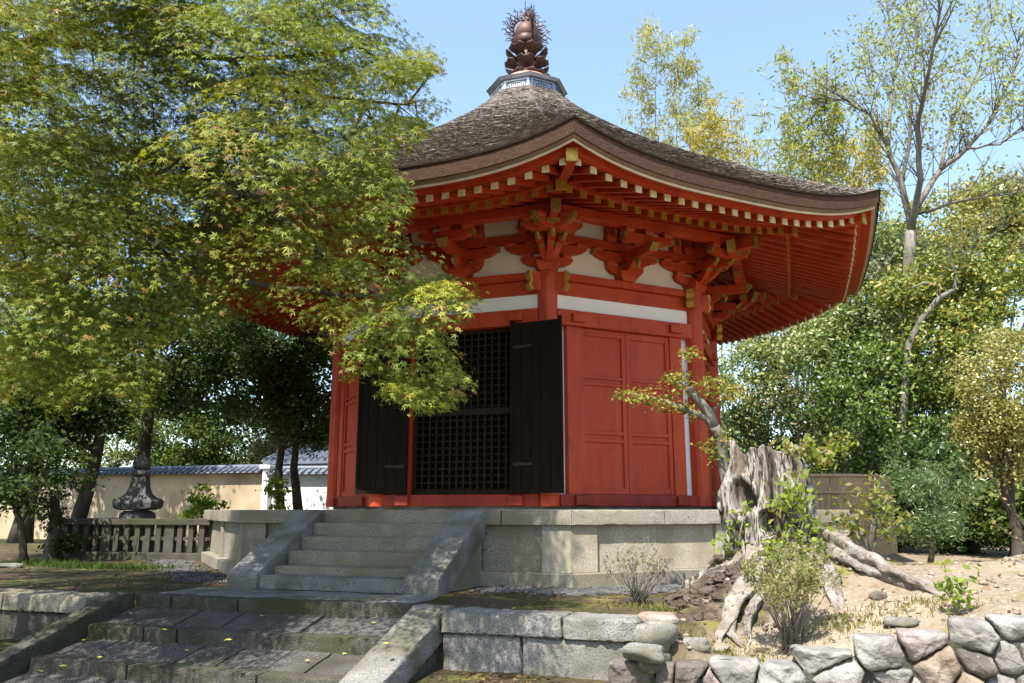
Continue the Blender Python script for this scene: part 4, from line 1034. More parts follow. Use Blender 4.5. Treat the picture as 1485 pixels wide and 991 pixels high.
# bamboo and light groves beyond the roof
def bamboo(label, stems, n, cols, d, leaf=.30, spread=.7, lo=.35):
    bx = np.mean([s[0] for s in stems]); t = thing('bamboo_clump', label, 'bamboo', at(bx, 770, d), 'bamboo clumps beyond the roof')
    q = MB(); P = []; D = []
    for x0, x1, y1 in stems:
        b = at(x0, 770, d+rnd.uniform(-1,1)); tp = at(x1, y1, d+rnd.uniform(-1,1)); pts = wobble(b, tp, 8, .5, x0)
        pts[-1] = pts[-1]+np.array([rnd.uniform(-.4,.4), 0, -.2]); q.tube(pts, list(np.linspace(.055,.008,9)), 6)
        m = n//len(stems)
        nodes = 26
        for j in range(nodes):
            f = lo+(1-lo)*(j/nodes)**.9; i = min(7, int(f*8)); c = pts[i]*(1-(f*8-i))+pts[i+1]*(f*8-i)
            ang = rnd.uniform(0, 6.28); L = spread*rnd.uniform(.4,1.3)*(1.15-f*.75)
            e = c+np.array([math.cos(ang)*L, math.sin(ang)*L, L*rnd.uniform(.1,.6)])
            q.tube([c, (c+e)/2+np.array([0,0,.05]), e], [.012,.009,.005], 4)
            k = m//nodes; tt = rng.uniform(.35, 1.08, k)[:, None]
            P.append(c*(1-tt)+e*tt+rng.normal(size=(k,3))*.16); 
    q.build('culm', M['culm'], t, smooth=True)
    P = np.concatenate(P); N = len(P); nr = rng.normal(size=(N,3)); rl = rng.normal(size=(N,3))*.7; rl[:,2] -= .6
    leaf_object('foliage', LEAFB, t, P, nr, leaf*rng.uniform(.6,1.3,N), pigments(N, cols), 'strap', roll=rl)
    return t
BC = [(3,(.30,.29,.12)),(3,(.38,.34,.13)),(2,(.22,.24,.10))]
BY = [(4,(.42,.34,.07)),(3,(.34,.29,.07)),(2,(.24,.23,.07))]
bamboo('tall wispy pale bamboo clump left of the others above the roof', [(958,950,20),(985,985,38),(1005,1000,40),(940,930,28),(1018,1012,90)], 11000, BC, 31, leaf=.24, spread=1.35, lo=.45)
bamboo('golden yellow bamboo clump showing just over the roof slope', [(1020,1025,140),(1045,1048,150),(1062,1068,185),(1080,1085,205),(1000,1002,180)], 11000, BY, 29, leaf=.25, spread=1.2, lo=.45)
bamboo('short thin green bamboo beside the golden clump', [(1100,1098,140),(1118,1115,190),(1130,1135,180)], 1500, [(3,(.22,.25,.08)),(2,(.30,.29,.09))], 30, spread=.7, lo=.5)
bamboo('leafy green bamboo with a nodding top between roof and bare limbed tree', [(1160,1155,62),(1178,1178,105),(1195,1200,130),(1205,1212,120),(1150,1148,150)], 6000, [(4,(.20,.23,.07)),(3,(.24,.25,.08)),(1,(.36,.30,.09))], 27, spread=.85, lo=.5)
bamboo('yellow bamboo clump low behind the eave tip', [(1215,1215,190),(1235,1238,180),(1255,1260,165),(1190,1185,210),(1275,1275,200)], 9000, BY+[(4,(.26,.27,.10))], 32, spread=1.2, lo=.45)
# bare limbed tall tree
bt = thing('bare_limbed_tree', 'tall pale trunked tree with many thin upswept branches and sparse leaves', 'tree', at(1312,790,20))
q = MB(); tips = []
main = [[(1312,790),(1308,620),(1312,520),(1316,430),(1322,335)], [(1322,335),(1308,270),(1288,215),(1262,168),(1225,145),(1188,150)], [(1288,215),(1292,150),(1300,90),(1288,20),(1280,-40)],
        [(1322,335),(1335,260),(1330,180),(1348,100),(1362,20),(1370,-60)], [(1330,300),(1365,245),(1402,215),(1440,170),(1468,110),(1480,40)], [(1365,245),(1382,170),(1420,100),(1438,30),(1450,-40)],
        [(1330,310),(1400,290),(1460,282),(1510,275)], [(1308,270),(1320,200),(1322,130),(1330,60),(1325,-30)], [(1275,190),(1262,120),(1268,60)], [(1402,215),(1450,210),(1500,180)], [(1316,420),(1290,400),(1262,405)], [(1325,350),(1370,370),(1420,360)]]
R0 = [.22,.09,.05,.085,.08,.05,.045,.05,.03,.035,.045,.035]; segs = []
for i, pts in enumerate(main):
    dd = 20; P = []
    for j, (x, y) in enumerate(pts): P.append(at(x, y, 20+(0 if i == 0 or j == 0 else (i % 3-1)*.7*j+rnd.uniform(-.3,.3))))
    PP = []
    for a_, b_ in zip(P, P[1:]):
        for k in range(3): PP.append(a_*(1-k/3)+b_*k/3+np.array([rnd.uniform(-1,1) for _ in range(3)])*.03*(k > 0))
    PP.append(P[-1]); q.tube(PP, list(np.linspace(R0[i],   .13 if i == 0 else .008, len(PP))), 9 if i == 0 else 7)
    if i > 0: segs.append((PP, R0[i]))
for PP, r in segs:
    for j in range(2, len(PP)-1):
        for _ in range(3):
            s = PP[j]; dv = norm(PP[j+1]-PP[j]); L = rnd.uniform(.7,1.9)
            e = s+(dv*.6+np.array([rnd.uniform(-.6,.6), rnd.uniform(-.6,.6), rnd.uniform(.15,.8)]))*L
            q.tube([s, (s+e)/2+np.array([0,0,-.06]), e], [max(.010, r*.2), .008, .004], 5); tips.append(e); tips.append((s*.35+e*.65))
            for _ in range(2):
                m_ = s*.5+e*.5; e2 = m_+np.array([rnd.uniform(-.5,.5), rnd.uniform(-.5,.5), rnd.uniform(0,.6)]); q.tube([m_, e2], [.009,.004], 4); tips.append(e2)
q.build('trunk', M['palebark'], bt, smooth=True)
tips = np.array([t_ for t_ in tips if t_[2] > at(1300,200,20)[2] or rnd.random() < .22]); N = 8500
pk = tips[rng.integers(0, len(tips), N)]+rng.normal(size=(N,3))*.11
leaf_object('crown', LEAFB, bt, pk, rng.normal(size=(N,3))+[0,0,.4], .105*rng.uniform(.6,1.3,N), pigments(N, [(3,(.22,.26,.12)),(3,(.30,.33,.17)),(1,(.16,.19,.07))]), 'diamond')
# crooked low branch tree
cb = thing('crooked_tree', 'small crooked grey tree with a looping branch right of the pale trunk', 'tree', at(1305,790,18.2)); q = MB()
for pts, r0 in (([(1305,790),(1310,600),(1318,500),(1335,465),(1362,432),(1384,420),(1388,398),(1376,375),(1380,352)],.10), ([(1362,432),(1362,415),(1340,410),(1322,418)],.04), ([(1388,398),(1400,385),(1396,360)],.03)):
    q.tube([at(x, y, 18.2) for x, y in pts], list(np.linspace(r0, .02, len(pts))), 7)
q.build('trunk', M['palebark'], cb, smooth=True)
N = 500; pk = np.array([at(x, y, 18.2) for x, y in [(1380,352),(1396,360),(1322,418)]])[rng.integers(0,3,N)]+rng.normal(size=(N,3))*.25
leaf_object('crown', LEAFB, cb, pk, rng.normal(size=(N,3)), .09*rng.uniform(.6,1.3,N), pigments(N, G_GOLD), 'diamond')

# ------------------------------------------------------------------ the old stump
SB = np.array([4.50, -6.15, -.74])
e1 = np.array([math.cos(YAW), -math.sin(YAW), 0]); e2 = np.array([math.sin(YAW), math.cos(YAW), 0])   # right, away from the path
stump = thing('tree_stump', 'weathered grey hollow tree stump with exposed roots on the bank', 'stump', SB)
q = MB(); NT, NH = 300, 170; G = []
def gauss(a, b, w): d = (a-b+math.pi) % (2*math.pi)-math.pi; return math.exp(-(d/w)**2)
for i in range(NH):
    f = i/(NH-1); row = []
    for j in range(NT):
        th = 2*math.pi*j/NT
        topz = 1.34+.06*math.sin(th*2+1)+.07*mnoise.noise((math.cos(th)*3, math.sin(th)*3, 4))+.06*gauss(th, R(248), .10)-.09*gauss(th, R(215), .3)-.05*gauss(th,R(20),.5)
        h = -.25+(topz+.25)*f; hp = max(h, 0)
        r = .355+.30*math.exp(-hp/.27)*(1+.55*math.cos(th*5+.6)+.25*math.cos(th*3-1))+.10*math.exp(-hp/.7)
        r += .20*gauss(th, R(196), .42)*math.exp(-((h-.86)/.24)**2)                       # knot swelling on the left
        r += .08*gauss(th, R(202), .42)*math.exp(-((h-.5)/.25)**2)
        rim = math.hypot(((th-R(217)+math.pi) % (2*math.pi)-math.pi+.25*(h-.85))/.21, (h-.86)/.155+.25*mnoise.noise((th*3,h*5,2)))
        r += .06*math.exp(-((rim-1.3)/.38)**2)-.33*math.exp(-(rim/.92)**4)                 # hollow with a rolled rim
        rim2 = math.hypot(((th-R(245)+math.pi) % (2*math.pi)-math.pi)/.18, (h-.60)/.12); r -= .22*math.exp(-(rim2/.95)**4)-.05*math.exp(-((rim2-1.3)/.4)**2)
        for c_, w_, dp in ((R(256), .06, .15),(R(236), .04, .06),(R(287),.085,.17),(R(322),.06,.07),(R(345),.05,.05),(R(212),.05,.05),(R(268),.04,.04)):
            wob = .12*mnoise.noise((h*2.2, c_, 1)); r -= dp*gauss(th+wob, c_, w_)*(1 if c_ != R(287) else sst(.95,.6,h))
        fl = mnoise.noise((math.cos(th)*5, math.sin(th)*5, h*.9)); fl2 = mnoise.noise((math.cos(th)*14, math.sin(th)*14, h*2.4)); fl3 = mnoise.noise((math.cos(th)*34, math.sin(th)*34, h*7))
        r += .055*fl+.048*fl2-.03*abs(mnoise.noise((math.cos(th)*9+3, math.sin(th)*9, h*.7)))*2.6+.030*fl3+.02*mnoise.noise((math.cos(th)*60, math.sin(th)*60, h*14))-.02*abs(mnoise.noise((math.cos(th)*45, math.sin(th)*45, h*2)))*1.5-.02*abs(mnoise.noise((math.cos(th)*22, math.sin(th)*22, h*3+4)))
        r = max(r, .05)
        cxo = -.02+.04*math.sin(h*2.2)
        row.append(SB+e1*(r*math.cos(th)+cxo)+e2*(r*math.sin(th))+np.array([0,0,h]))
    G.append(row)
rim_ring = G[-1]
for k, (sc_, dz) in enumerate(((.93,-.005),(.86,-.05),(.80,-.25),(.4,-.34),(.02,-.36))):
    c0 = np.mean(rim_ring, 0); G.append([c0+(p-c0)*np.array([sc_,sc_,1 if k < 3 else .3])+np.array([0,0,dz]) for p in rim_ring])
q.grid(G, close=True); q.build('trunk', M['wood'], stump, smooth=True, fix=False)
def root(pts, r0, r1, seed, flat=.8):
    q = MB(); P = []
    pts = [np.array(p, float) for p in pts]
    for a_, b_ in zip(pts, pts[1:]):
        for k in range(12): P.append(a_*(1-k/12)+b_*k/12)
    P.append(pts[-1]); m = len(P); NS = 26; G = []
    for _ in range(8):
        for i in range(1, m-1): P[i] = (P[i-1]+P[i]+P[i+1])/3
    up0 = np.array([0,0,1.0])
    for i, p in enumerate(P):
        d = norm(P[min(i+1,m-1)]-P[max(i-1,0)]); u = norm(np.cross(d, up0)); v = np.cross(u, d); r = r0+(r1-r0)*i/(m-1); row = []
        for j in range(NS):
            th = 2*math.pi*j/NS
            rr_ = r*(1+.30*math.cos(th*3+i*.05+seed)+.34*mnoise.noise((math.cos(th)*1.6, math.sin(th)*1.6+seed, i*.10))+.30*mnoise.noise((math.cos(th)*3+seed, math.sin(th)*3, i*.16))+.28*mnoise.noise((math.cos(th)*7+seed, math.sin(th)*7, i*.22)))
            row.append(p+u*math.cos(th)*rr_+v*math.sin(th)*rr_*flat)
        G.append(row)
    q.grid(G, close=True); c0 = len(q.v)
    q.f += [tuple(range(NS)), tuple(range(c0-NS, c0))]; q.m += [0, 0]
    return q.build('root', M['root'], stump, smooth=True)
def gp(px, py, z, dz=0):
    p = onz(px, py, z); return np.array([p[0], p[1], ground_z(p[0], p[1])+dz])
def gpx(px, py, d, dz=0):
    p = at(px, py, d); return np.array([p[0], p[1], ground_z(p[0], p[1])+dz])
S = lambda a_, b_, z: SB+e1*a_+e2*b_+np.array([0,0,z])
def SG(a_, b_, dz): 
    p = SB+e1*a_+e2*b_; return np.array([p[0], p[1], ground_z(p[0], p[1])+dz])
def RG(px, py, dz): return hit(px, py)+np.array([0,0,dz])
root([S(.22,-.10,.62), S(.36,-.14,.36), RG(1205,800,.10), RG(1240,822,.08), RG(1275,838,.08), RG(1310,850,.06), RG(1345,858,.02), RG(1378,866,-.05)], .165, .04, 1)
root([S(.25,-.22,.35), RG(1195,842,.07), RG(1208,868,.03), RG(1222,890,-.05)], .12, .035, 2)
root([S(-.22,-.25,.40), RG(1088,862,.06), RG(1066,884,.06), RG(1056,908,.03), RG(1062,930,.02), RG(1090,942,-.04)], .10, .022, 3)
root([RG(1060,908,.04), RG(1046,926,.03), RG(1040,940,-.03)], .05, .02, 4)
root([RG(1110,868,.02), RG(1094,892,.06), RG(1084,915,.04), RG(1088,936,-.04)], .05, .018, 5)
root([S(-.3,-.1,.35), RG(1058,838,.05), RG(1030,838,.03), RG(1000,850,-.04)], .09, .02, 6)
root([S(.22,.2,.3), SG(.6,.3,.05), SG(.95,.35,-.05)], .11, .04, 7)
# broken earth and dead root litter heaped at the left of the stump
def rock_mesh(q, c, r, seed, sub=3, sq=(1,1,1), rough=.35):
    bm = bmesh.new(); bmesh.ops.create_icosphere(bm, subdivisions=sub, radius=1)
    vs = []
    for v in bm.verts:
        p = v.co; n_ = mnoise.noise((p.x*1.1+seed, p.y*1.1, p.z*1.1)); n2 = mnoise.noise((p.x*2.6, p.y*2.6+seed, p.z*2.6)); n3 = mnoise.noise((p.x*7, p.y*7+seed, p.z*7))
        k = 1+rough*n_+rough*.45*n2+rough*.16*n3
        d = np.array(p); m_ = np.max(np.abs(d)); d = d*(1-.35)+d/m_*.35*.8
        vs.append(np.array(c)+d*k*np.array(sq)*r)
    fs = [tuple(v.index for v in f.verts) for f in bm.faces]; bm.free(); q.add(vs, fs)
# live shoot growing behind the stump: twisted little tree
live = thing('gnarled_tree', 'small gnarled tree with two bent limbs beside the white strip, growing behind the stump', 'tree', at(1066,800,8.95))
q = MB(); D = 8.9
for pts, rs in (([(1066,815),(1064,770),(1058,720),(1048,670),(1041,630),(1036,618)], [.085,.075,.065,.058,.055,.055]),
                ([(1038,625),(1024,606),(1006,599),(985,590),(962,581),(938,575),(915,571)], [.055,.045,.036,.030,.018,.010,.006]),
                ([(1036,618),(1030,603),(1018,586),(1005,572),(994,560),(988,556)], [.055,.055,.048,.042,.036,.030]),
                ([(1000,566),(996,545),(996,525),(1000,512)], [.016,.012,.008,.004]), ([(1030,600),(1045,585),(1062,575)], [.02,.012,.005]), ([(1050,680),(1035,655),(1022,645)], [.02,.01,.005])):
    q.tube([at(x, y, D+.03*math.sin(i*2.0)) for i, (x, y) in enumerate(pts)], rs, 9)
q.build('trunk', M['palebark'], live, smooth=True)
cl = [(905,572),(918,574),(930,579),(944,583),(956,588),(968,580),(975,590),(940,572),(968,550),(980,553),(992,545),(998,515),(1003,510),(985,562),(1010,565),(1022,556),(1036,551),(1050,560),(1032,570),(1060,575),(1045,580),(1022,650),(1035,655),(1040,665),(1028,640),(1070,565),(1002,600),(1050,640),(995,590)]
N = 1500; ci = rng.integers(0, len(cl), N)
pp = np.array([at(*cl[i], D+rnd.uniform(-.15,.15)) for i in ci])+rng.normal(size=(N,3))*[.055,.055,.04]
nr_ = rng.normal(size=(N,3))*.5+[0,0,.8]
leaf_object('crown', LEAF, live, pp, nr_, .062*rng.uniform(.6,1.25,N), pigments(N, [(4,(.24,.24,.055)),(3,(.30,.28,.08)),(2,(.28,.16,.06)),(2,(.14,.16,.03))]), 'diamond')
# sprouts on and by the stump
def sprout(label, root_p, stems, n, leaf, cols, spread, cat='sprout', name='leafy_sprout', group=None, shape='diamond', lm=None, tr=.012):
    t = thing(name, label, cat, root_p, group); q = MB(); P = []
    for e in stems:
        e = np.array(e); q.tube([root_p, (np.array(root_p)+e)/2+np.array([rnd.uniform(-.04,.04), rnd.uniform(-.04,.04), .03]), e], [tr, tr*.75, tr*.3], 6)
        for _ in range(n//len(stems)):
            f = rnd.uniform(.45, 1.08); P.append(np.array(root_p)*(1-f)+e*f+rng.normal(size=3)*spread)
    q.build('stem', M['palebark'], t, smooth=True); N = len(P)
    leaf_object('foliage', lm or LEAFB, t, P, rng.normal(size=(N,3))*.7+[0,0,.7], leaf*rng.uniform(.6,1.3,N), pigments(N, cols), shape)
    return t
SG1 = [(4,(.20,.24,.05)),(3,(.27,.30,.08)),(1,(.30,.2,.07))]
sprout('leafy sprig arching off the top right of the stump', S(.26,-.12,1.15), [S(.50,-.22,1.22), S(.62,-.2,1.36), S(.30,-.35,1.34), S(.05,-.35,1.36), S(.75,-.2,1.40)], 330, .075, SG1, .05)
sprout('fresh green sprout on the face of the stump', S(.06,-.42,.62), [S(.0,-.52,1.0), S(.14,-.5,1.08), S(.2,-.55,.9), S(-.1,-.55,.85)], 170, .085, G_BRIGHT+[(2,(.28,.31,.09))], .06)
sprout('green sprout low in the cleft of the stump', S(.02,-.50,.1), [S(-.1,-.66,.55), S(.1,-.62,.62), S(.22,-.62,.5), S(-.2,-.6,.4), S(.25,-.55,.3)], 260, .085, G_BRIGHT+[(2,(.12,.17,.03))], .08)
sprout('small sprout left of the stump against the granite slabs', SG(-.45,-.3,.0), [SG(-.5,-.35,.4), SG(-.35,-.35,.45), SG(-.6,-.35,.34)], 60, .09, G_BRIGHT, .05)

# shrubs on the bank and yard
def twiggy(label, base, h, wdt, nst, nleaf, leaf, cols, name='shrub', bark='palebark', lo=.35, rad=.008):
    t = thing(name, label, 'shrub', base); q = MB(); ends = []
    b = np.array(base)
    for i in range(nst):
        a_ = rnd.uniform(0, 6.28); L = math.sqrt(rnd.random()); e = b+np.array([math.cos(a_)*wdt*L, math.sin(a_)*wdt*L, h*rnd.uniform(.6,1.0)*(1-.25*L)])
        m_ = b*.55+e*.45+np.array([rnd.uniform(-.04,.04), rnd.uniform(-.04,.04), .06*h]); m_[:2] = b[:2]*.5+e[:2]*.5+np.array([rnd.uniform(-.1,.1), rnd.uniform(-.1,.1)])*wdt
        q.tube([b+np.array([rnd.uniform(-1,1)*wdt*.25, rnd.uniform(-1,1)*wdt*.25, -.03]), m_, e], [rad*1.5, rad, rad*.3], 5)
        for _ in range(4):
            f = rnd.uniform(.3,.9); s = m_*(1-f)+e*f; e2 = s+np.array([rnd.uniform(-.2,.2), rnd.uniform(-.2,.2), rnd.uniform(.05,.3)])*h*.6
            q.tube([s, e2], [rad*.5, rad*.2], 4); ends.append((s, e2))
        ends.append((m_, e))
    q.build('stem', M[bark], t, smooth=True)
    P = []
    for _ in range(nleaf):
        s, e = ends[rnd.randrange(len(ends))]; f = rnd.uniform(lo, 1.05); P.append(s*(1-f)+e*f+rng.normal(size=3)*.018)
    N = len(P)
    if N: leaf_object('foliage', LEAFB, t, P, rng.normal(size=(N,3))*.7+[0,0,.6], leaf*rng.uniform(.6,1.35,N), pigments(N, cols), 'diamond')
    return t
p = hit(1152,944)
twiggy('dense twiggy azalea with tiny pale green leaves in front of the stump', p, .88, .40, 40, 4200, .030, [(4,(.26,.26,.11)),(3,(.33,.32,.16)),(2,(.18,.2,.07))], rad=.005, lo=.15)
p = hit(925,878)
twiggy('nearly bare twiggy bush before the granite slabs', p, .66, .38, 34, 420, .03, [(3,(.16,.15,.06)),(3,(.24,.2,.11))], bark='palebark', rad=.0045)
p = hit(1262,808)
sprout('upright leafy shrublet on the bank right of the stump', p, [p+np.array([dx,dy,h]) for dx, dy, h in ((.05,0,.62),(-.15,0,.5),(.2,.1,.55),(-.25,.1,.35),(.28,-.1,.35),(.1,0,.72))], 420, .075, [(4,(.13,.17,.04)),(3,(.2,.22,.06)),(2,(.26,.22,.08))], .06, cat='shrub', name='shrublet', tr=.025)
p = hit(1388,893)
sprout('bright green seedling at the edge of the rubble wall', p, [p+np.array([dx,dy,h]) for dx, dy, h in ((.02,0,.26),(-.08,.02,.2),(.09,0,.18),(-.05,0,.36),(.13,.02,.3))], 130, .065, G_BRIGHT, .03, name='seedling', tr=.007)
# budding twig at right edge
tw = thing('budding_branch', 'thin budding branch hanging in from the right edge', 'branch', at(1500,800,7.2)); q = MB(); P = []
for pts in ([(1510,790),(1485,762),(1468,742),(1452,722),(1440,700),(1432,682)], [(1512,802),(1490,790),(1470,780),(1446,762),(1438,757)]):
    PP = [at(x, y, 7.2) for x, y in pts]; q.tube(PP, list(np.linspace(.010,.003,len(PP))), 6)
    for a_, b_ in zip(PP, PP[1:]):
        for f in (.1,.35,.6,.85): P.append(a_*(1-f)+b_*f+rng.normal(size=3)*.012)
P += [at(1425+rnd.uniform(-14,14), 680+rnd.uniform(-12,14), 7.2+rnd.uniform(-.06,.06)) for _ in range(28)]
q.build('stem', M['trunk'], tw, smooth=True)
leaf_object('foliage', LEAFB, tw, P, rng.normal(size=(len(P),3)), .045*rng.uniform(.6,1.2,len(P)), pigments(len(P), [(2,(.3,.22,.1)),(2,(.28,.26,.08))]), 'diamond')

# ------------------------------------------------------------------ rubble wall: one fitted stone each
def clip(poly, nx, ny, c):
    out = []
    for (x0, y0), (x1, y1) in zip(poly, poly[1:]+poly[:1]):
        a_, b_ = nx*x0+ny*y0-c, nx*x1+ny*y1-c
        if a_ <= 0: out.append((x0, y0))
        if (a_ < 0) != (b_ < 0) and a_ != b_: t = a_/(a_-b_); out.append((x0+(x1-x0)*t, y0+(y1-y0)*t))
    return out
rub = thing('rubble_wall', 'dry stone wall of fitted irregular boulders along the lower right', 'stone wall', (5.3, RUBY, -1.5))
q = MB(); tops = [(x, lerp_tab(x, RUB_TOP)-.10) for x in np.linspace(3.45, 9, 16)]
q.prism([(x, RUBY+.0, -1.9) for x, z in tops]+[(x, RUBY+.0, z) for x, z in tops[::-1]], [(x, RUBY+.25, -1.9) for x, z in tops]+[(x, RUBY+.25, z) for x, z in tops[::-1]])
q.build('earth_core', M['oldstone'], rub)
seeds = []
for row in range(5):
    x = 3.5+rnd.uniform(0,.2)
    while x < 8.6:
        z = lerp_tab(x, RUB_TOP)-.085-row*.175+rnd.uniform(-.07,.07); seeds.append((x, z)); x += rnd.uniform(.12,.40)
for i, (x, z) in enumerate(seeds):
    poly = [(x-.3,z-.2),(x+.3,z-.2),(x+.3,z+.2),(x-.3,z+.2)]
    top = lerp_tab(x, RUB_TOP)+rnd.uniform(-.02,.05); poly = clip(poly, 0, 1, top)
    for j, (u, v) in enumerate(seeds):
        if i == j or abs(u-x) > .8 or abs(v-z) > .6: continue
        nx, ny = u-x, (v-z); c = (u*u-x*x+v*v-z*z)/2; poly = clip(poly, nx, ny, c-.004*math.hypot(nx,ny))
        if len(poly) < 3: break
    if len(poly) < 3: continue
    # round off: resample outline
    P = np.array(poly); cen = P.mean(0); out = []
    M_ = 30; per = np.r_[P, P[:1]]; seg = np.linalg.norm(np.diff(per, axis=0), axis=1); cum = np.r_[0, np.cumsum(seg)]
    for t in np.linspace(0, cum[-1], M_, endpoint=False):
        k = min(len(seg)-1, np.searchsorted(cum, t, side='right')-1); out.append(per[k]+(per[k+1]-per[k])*((t-cum[k])/(seg[k]+1e-9)))
    out = np.array(out)
    out = (np.roll(out,1,0)+5*out+np.roll(out,-1,0))/7; out = out+np.array([[.012*mnoise.noise((a_*22, b_*22, 1)), .012*mnoise.noise((a_*22, b_*22, 8))] for a_, b_ in out])
    sd = rnd.uniform(0,99); depth = rnd.uniform(.025,.075); tx, tz = rnd.uniform(-.5,.5), rnd.uniform(-.5,.5)
    q = MB(); G = []
    for sc_, dp in ((.93,-.18),(.985,-.06),(.98,.0),(.955,.40),(.88,.76),(.72,.90),(.48,.97),(.22,1.0),(.01,1.0)):
        row = []
        for (a_, b_) in out:
            u, v = cen+(np.array([a_,b_])-cen)*sc_
            n_ = mnoise.noise((u*6+sd, v*6, 1)); n2 = mnoise.noise((u*17+sd, v*17, 3)); n3 = mnoise.noise((u*40+sd, v*40, 3))
            yy = RUBY-(dp*depth if dp > 0 else dp)+(-.045*n_-.024*n2-.010*n3-(tx*(u-cen[0])+tz*(v-cen[1]))*.5)*(1 if dp > 0.3 else .3)
            row.append((u, yy, v))
        G.append(row)
    q.grid(G, close=True)
    mi = rnd.choices([0,1,2,3],[7,2.4,1.2,.5])[0]
    if 3.4 < x < 3.95 and z > -1.4: mi = 3
    ob = q.build('stone', RK[mi], rub, smooth=True)
# loose stones at the end of the coping and on the bank
for lb, (px, py, z), r, sq, mi in [
    ('flat topped grey block leaning at the end of the coping', (948,925,6.32), .155, (1.1,.9,.8), 0),
    ('small brown slab lying above the leaning grey block', (955,899,6.5), .12, (1.5,1,.5), 1),
    ('pale grey rock on top of the dark boulder end of the rubble wall', (933,946,6.12), .12, (1.4,1,.6), 0),
    ('dark broken stone wedged between coping and bank', (945,955,6.25), .13, (1.2,1,.8), 3),
    ('pointed pale stone at the foot of the roots', (1008,940,-1.13), .10, (1.2,.9,.7), 0),
    ('small rounded stone on the moss by the azalea', (1045,945,-1.13), .06, (1.3,1,.6), 1),
    ('flat pale stone sunk in the sunny bank behind the rubble wall', (1310,905,-.85), .10, (1.3,1,.4), 0),
    ('little brown stone on the sandy bank below the long root', (1274,868,-.75), .06, (1.2,1,.7), 3),
    ('grey stone at the far left edge of the mossy yard', (10,823,-.82), .16, (1.9,1,.35), 0),
]:
    p = at(px, py, z) if z > 0 else hit(px, py)+np.array([0,0,r*sq[2]*.2])
    q = MB(); rock_mesh(q, p, r, rnd.uniform(0,50), 3, sq); tag(q.build('rock', M['granite3'] if mi == 0 else RK[mi], loc=p, smooth=True), lb, 'rock', 'loose rocks')
# dark root litter heaped left of the stump
q = MB()
for _ in range(210):
    a_, b_ = rnd.gauss(-.70,.26), rnd.gauss(-.45,.34)
    if a_ > -.15: continue
    p = SG(a_, b_, rnd.uniform(-.02,.03)); rock_mesh(q, p, .012+.06*rnd.random()**2.2, rnd.uniform(0,60), 2, (rnd.uniform(.9,1.7),1,rnd.uniform(.45,.9)), .7)
tag(q.build('clods', mat('dark_clods', (.05,.037,.028), (.11,.085,.065), 9, .95, .9, 40), loc=SG(-.6,-.4,0)), 'dark crumbly clods of earth heaped left of the stump', 'earth', kind='stuff')
q = MB()
for _ in range(420):
    p = np.array([rnd.uniform(3.5,7.2), rnd.uniform(-8.15,-4.4), 0]); 
    if p[0] < 4.2 and p[1] > -6: continue
    p[2] = ground_z(p[0], p[1])+.004; rock_mesh(q, p, rnd.uniform(.008,.028)*(1.6 if rnd.random() < .08 else 1), rnd.uniform(0,60), 1, (1.2,1,.7), .4)
tag(q.build('pebbles', RK[1], smooth=True), 'small stones and crumbs strewn over the sandy bank', 'pebbles', kind='stuff')

# gravel drip strips around the podium
q = MB()
def pebble(p, r):
    bm_v = [(1,0,0),(-1,0,0),(0,1,0),(0,-1,0),(0,0,1),(0,0,-1)]; a_ = rnd.uniform(0,6.28); c_, s_ = math.cos(a_), math.sin(a_)
    sc_ = (r*rnd.uniform(.8,1.5), r*rnd.uniform(.6,1.1), r*rnd.uniform(.4,.8)); V = []
    j = [rnd.uniform(.75,1.2) for _ in bm_v]
    for (x, y, z), jj in zip(bm_v, j): x, y, z = x*sc_[0]*jj, y*sc_[1]*jj, z*sc_[2]*jj; V.append((p[0]+x*c_-y*s_, p[1]+x*s_+y*c_, p[2]+z))
    q.add(V, [(0,2,4),(2,1,4),(1,3,4),(3,0,4),(2,0,5),(1,2,5),(3,1,5),(0,3,5)])
for k, s0, s1, n_ in ((0,1.35,2.6,900),(1,-2.6,-.6,1300),(-1,-2.4,2.4,1100),(0,-2.6,-1.5,450)):
    for _ in range(n_):
        s = rnd.uniform(s0, s1); o = 6.02+rnd.gauss(0,.17); x, y, _z = fc(k, s, o, 0); z = ground_z(x, y)+.008
        pebble((x, y, z), rnd.uniform(.014,.034))
tag(q.build('gravel', M['pebble'], fix=False), 'grey gravel strip under the eaves around the podium', 'gravel', kind='stuff')

# grass
def grass(label, spots, n, h, cols, spread):
    P, U = [], []
    for _ in range(n):
        c = spots[rnd.randrange(len(spots))]; x = c[0]+rnd.gauss(0, spread*c[2]); y = c[1]+rnd.gauss(0, spread*c[2]*.6)
        P.append((x, y, ground_z(x, y)-.004)); U.append((rnd.gauss(0,.35), rnd.gauss(0,.35), 1))
    nr_ = rng.normal(size=(n,3)); nr_[:,2] *= .1
    o = leaf_object('grass', LEAFB, None, P, nr_, h*rng.uniform(.5,1.3,n), pigments(n, cols), 'strap', loc=(spots[0][0], spots[0][1], 0), roll=U)
    tag(o, label, 'grass', kind='stuff')
def gs(px, py, z, w_=1): p = onz(px, py, z); return (p[0], p[1], w_)
grass('sunlit green grass at the left edge behind the yard', [gs(35,770,-.8,2.2), gs(60,775,-.8,2), gs(10,775,-.8,2.5)], 2600, .16, [(3,(.13,.22,.03)),(2,(.18,.27,.05))], .55)
grass('dark fringe of grass along the foot of the stone fence', [gs(100,822,-.86), gs(150,825,-.86), gs(60,818,-.86), gs(200,826,-.86)], 1500, .09, [(3,(.06,.10,.02)),(2,(.09,.13,.03))], .35)
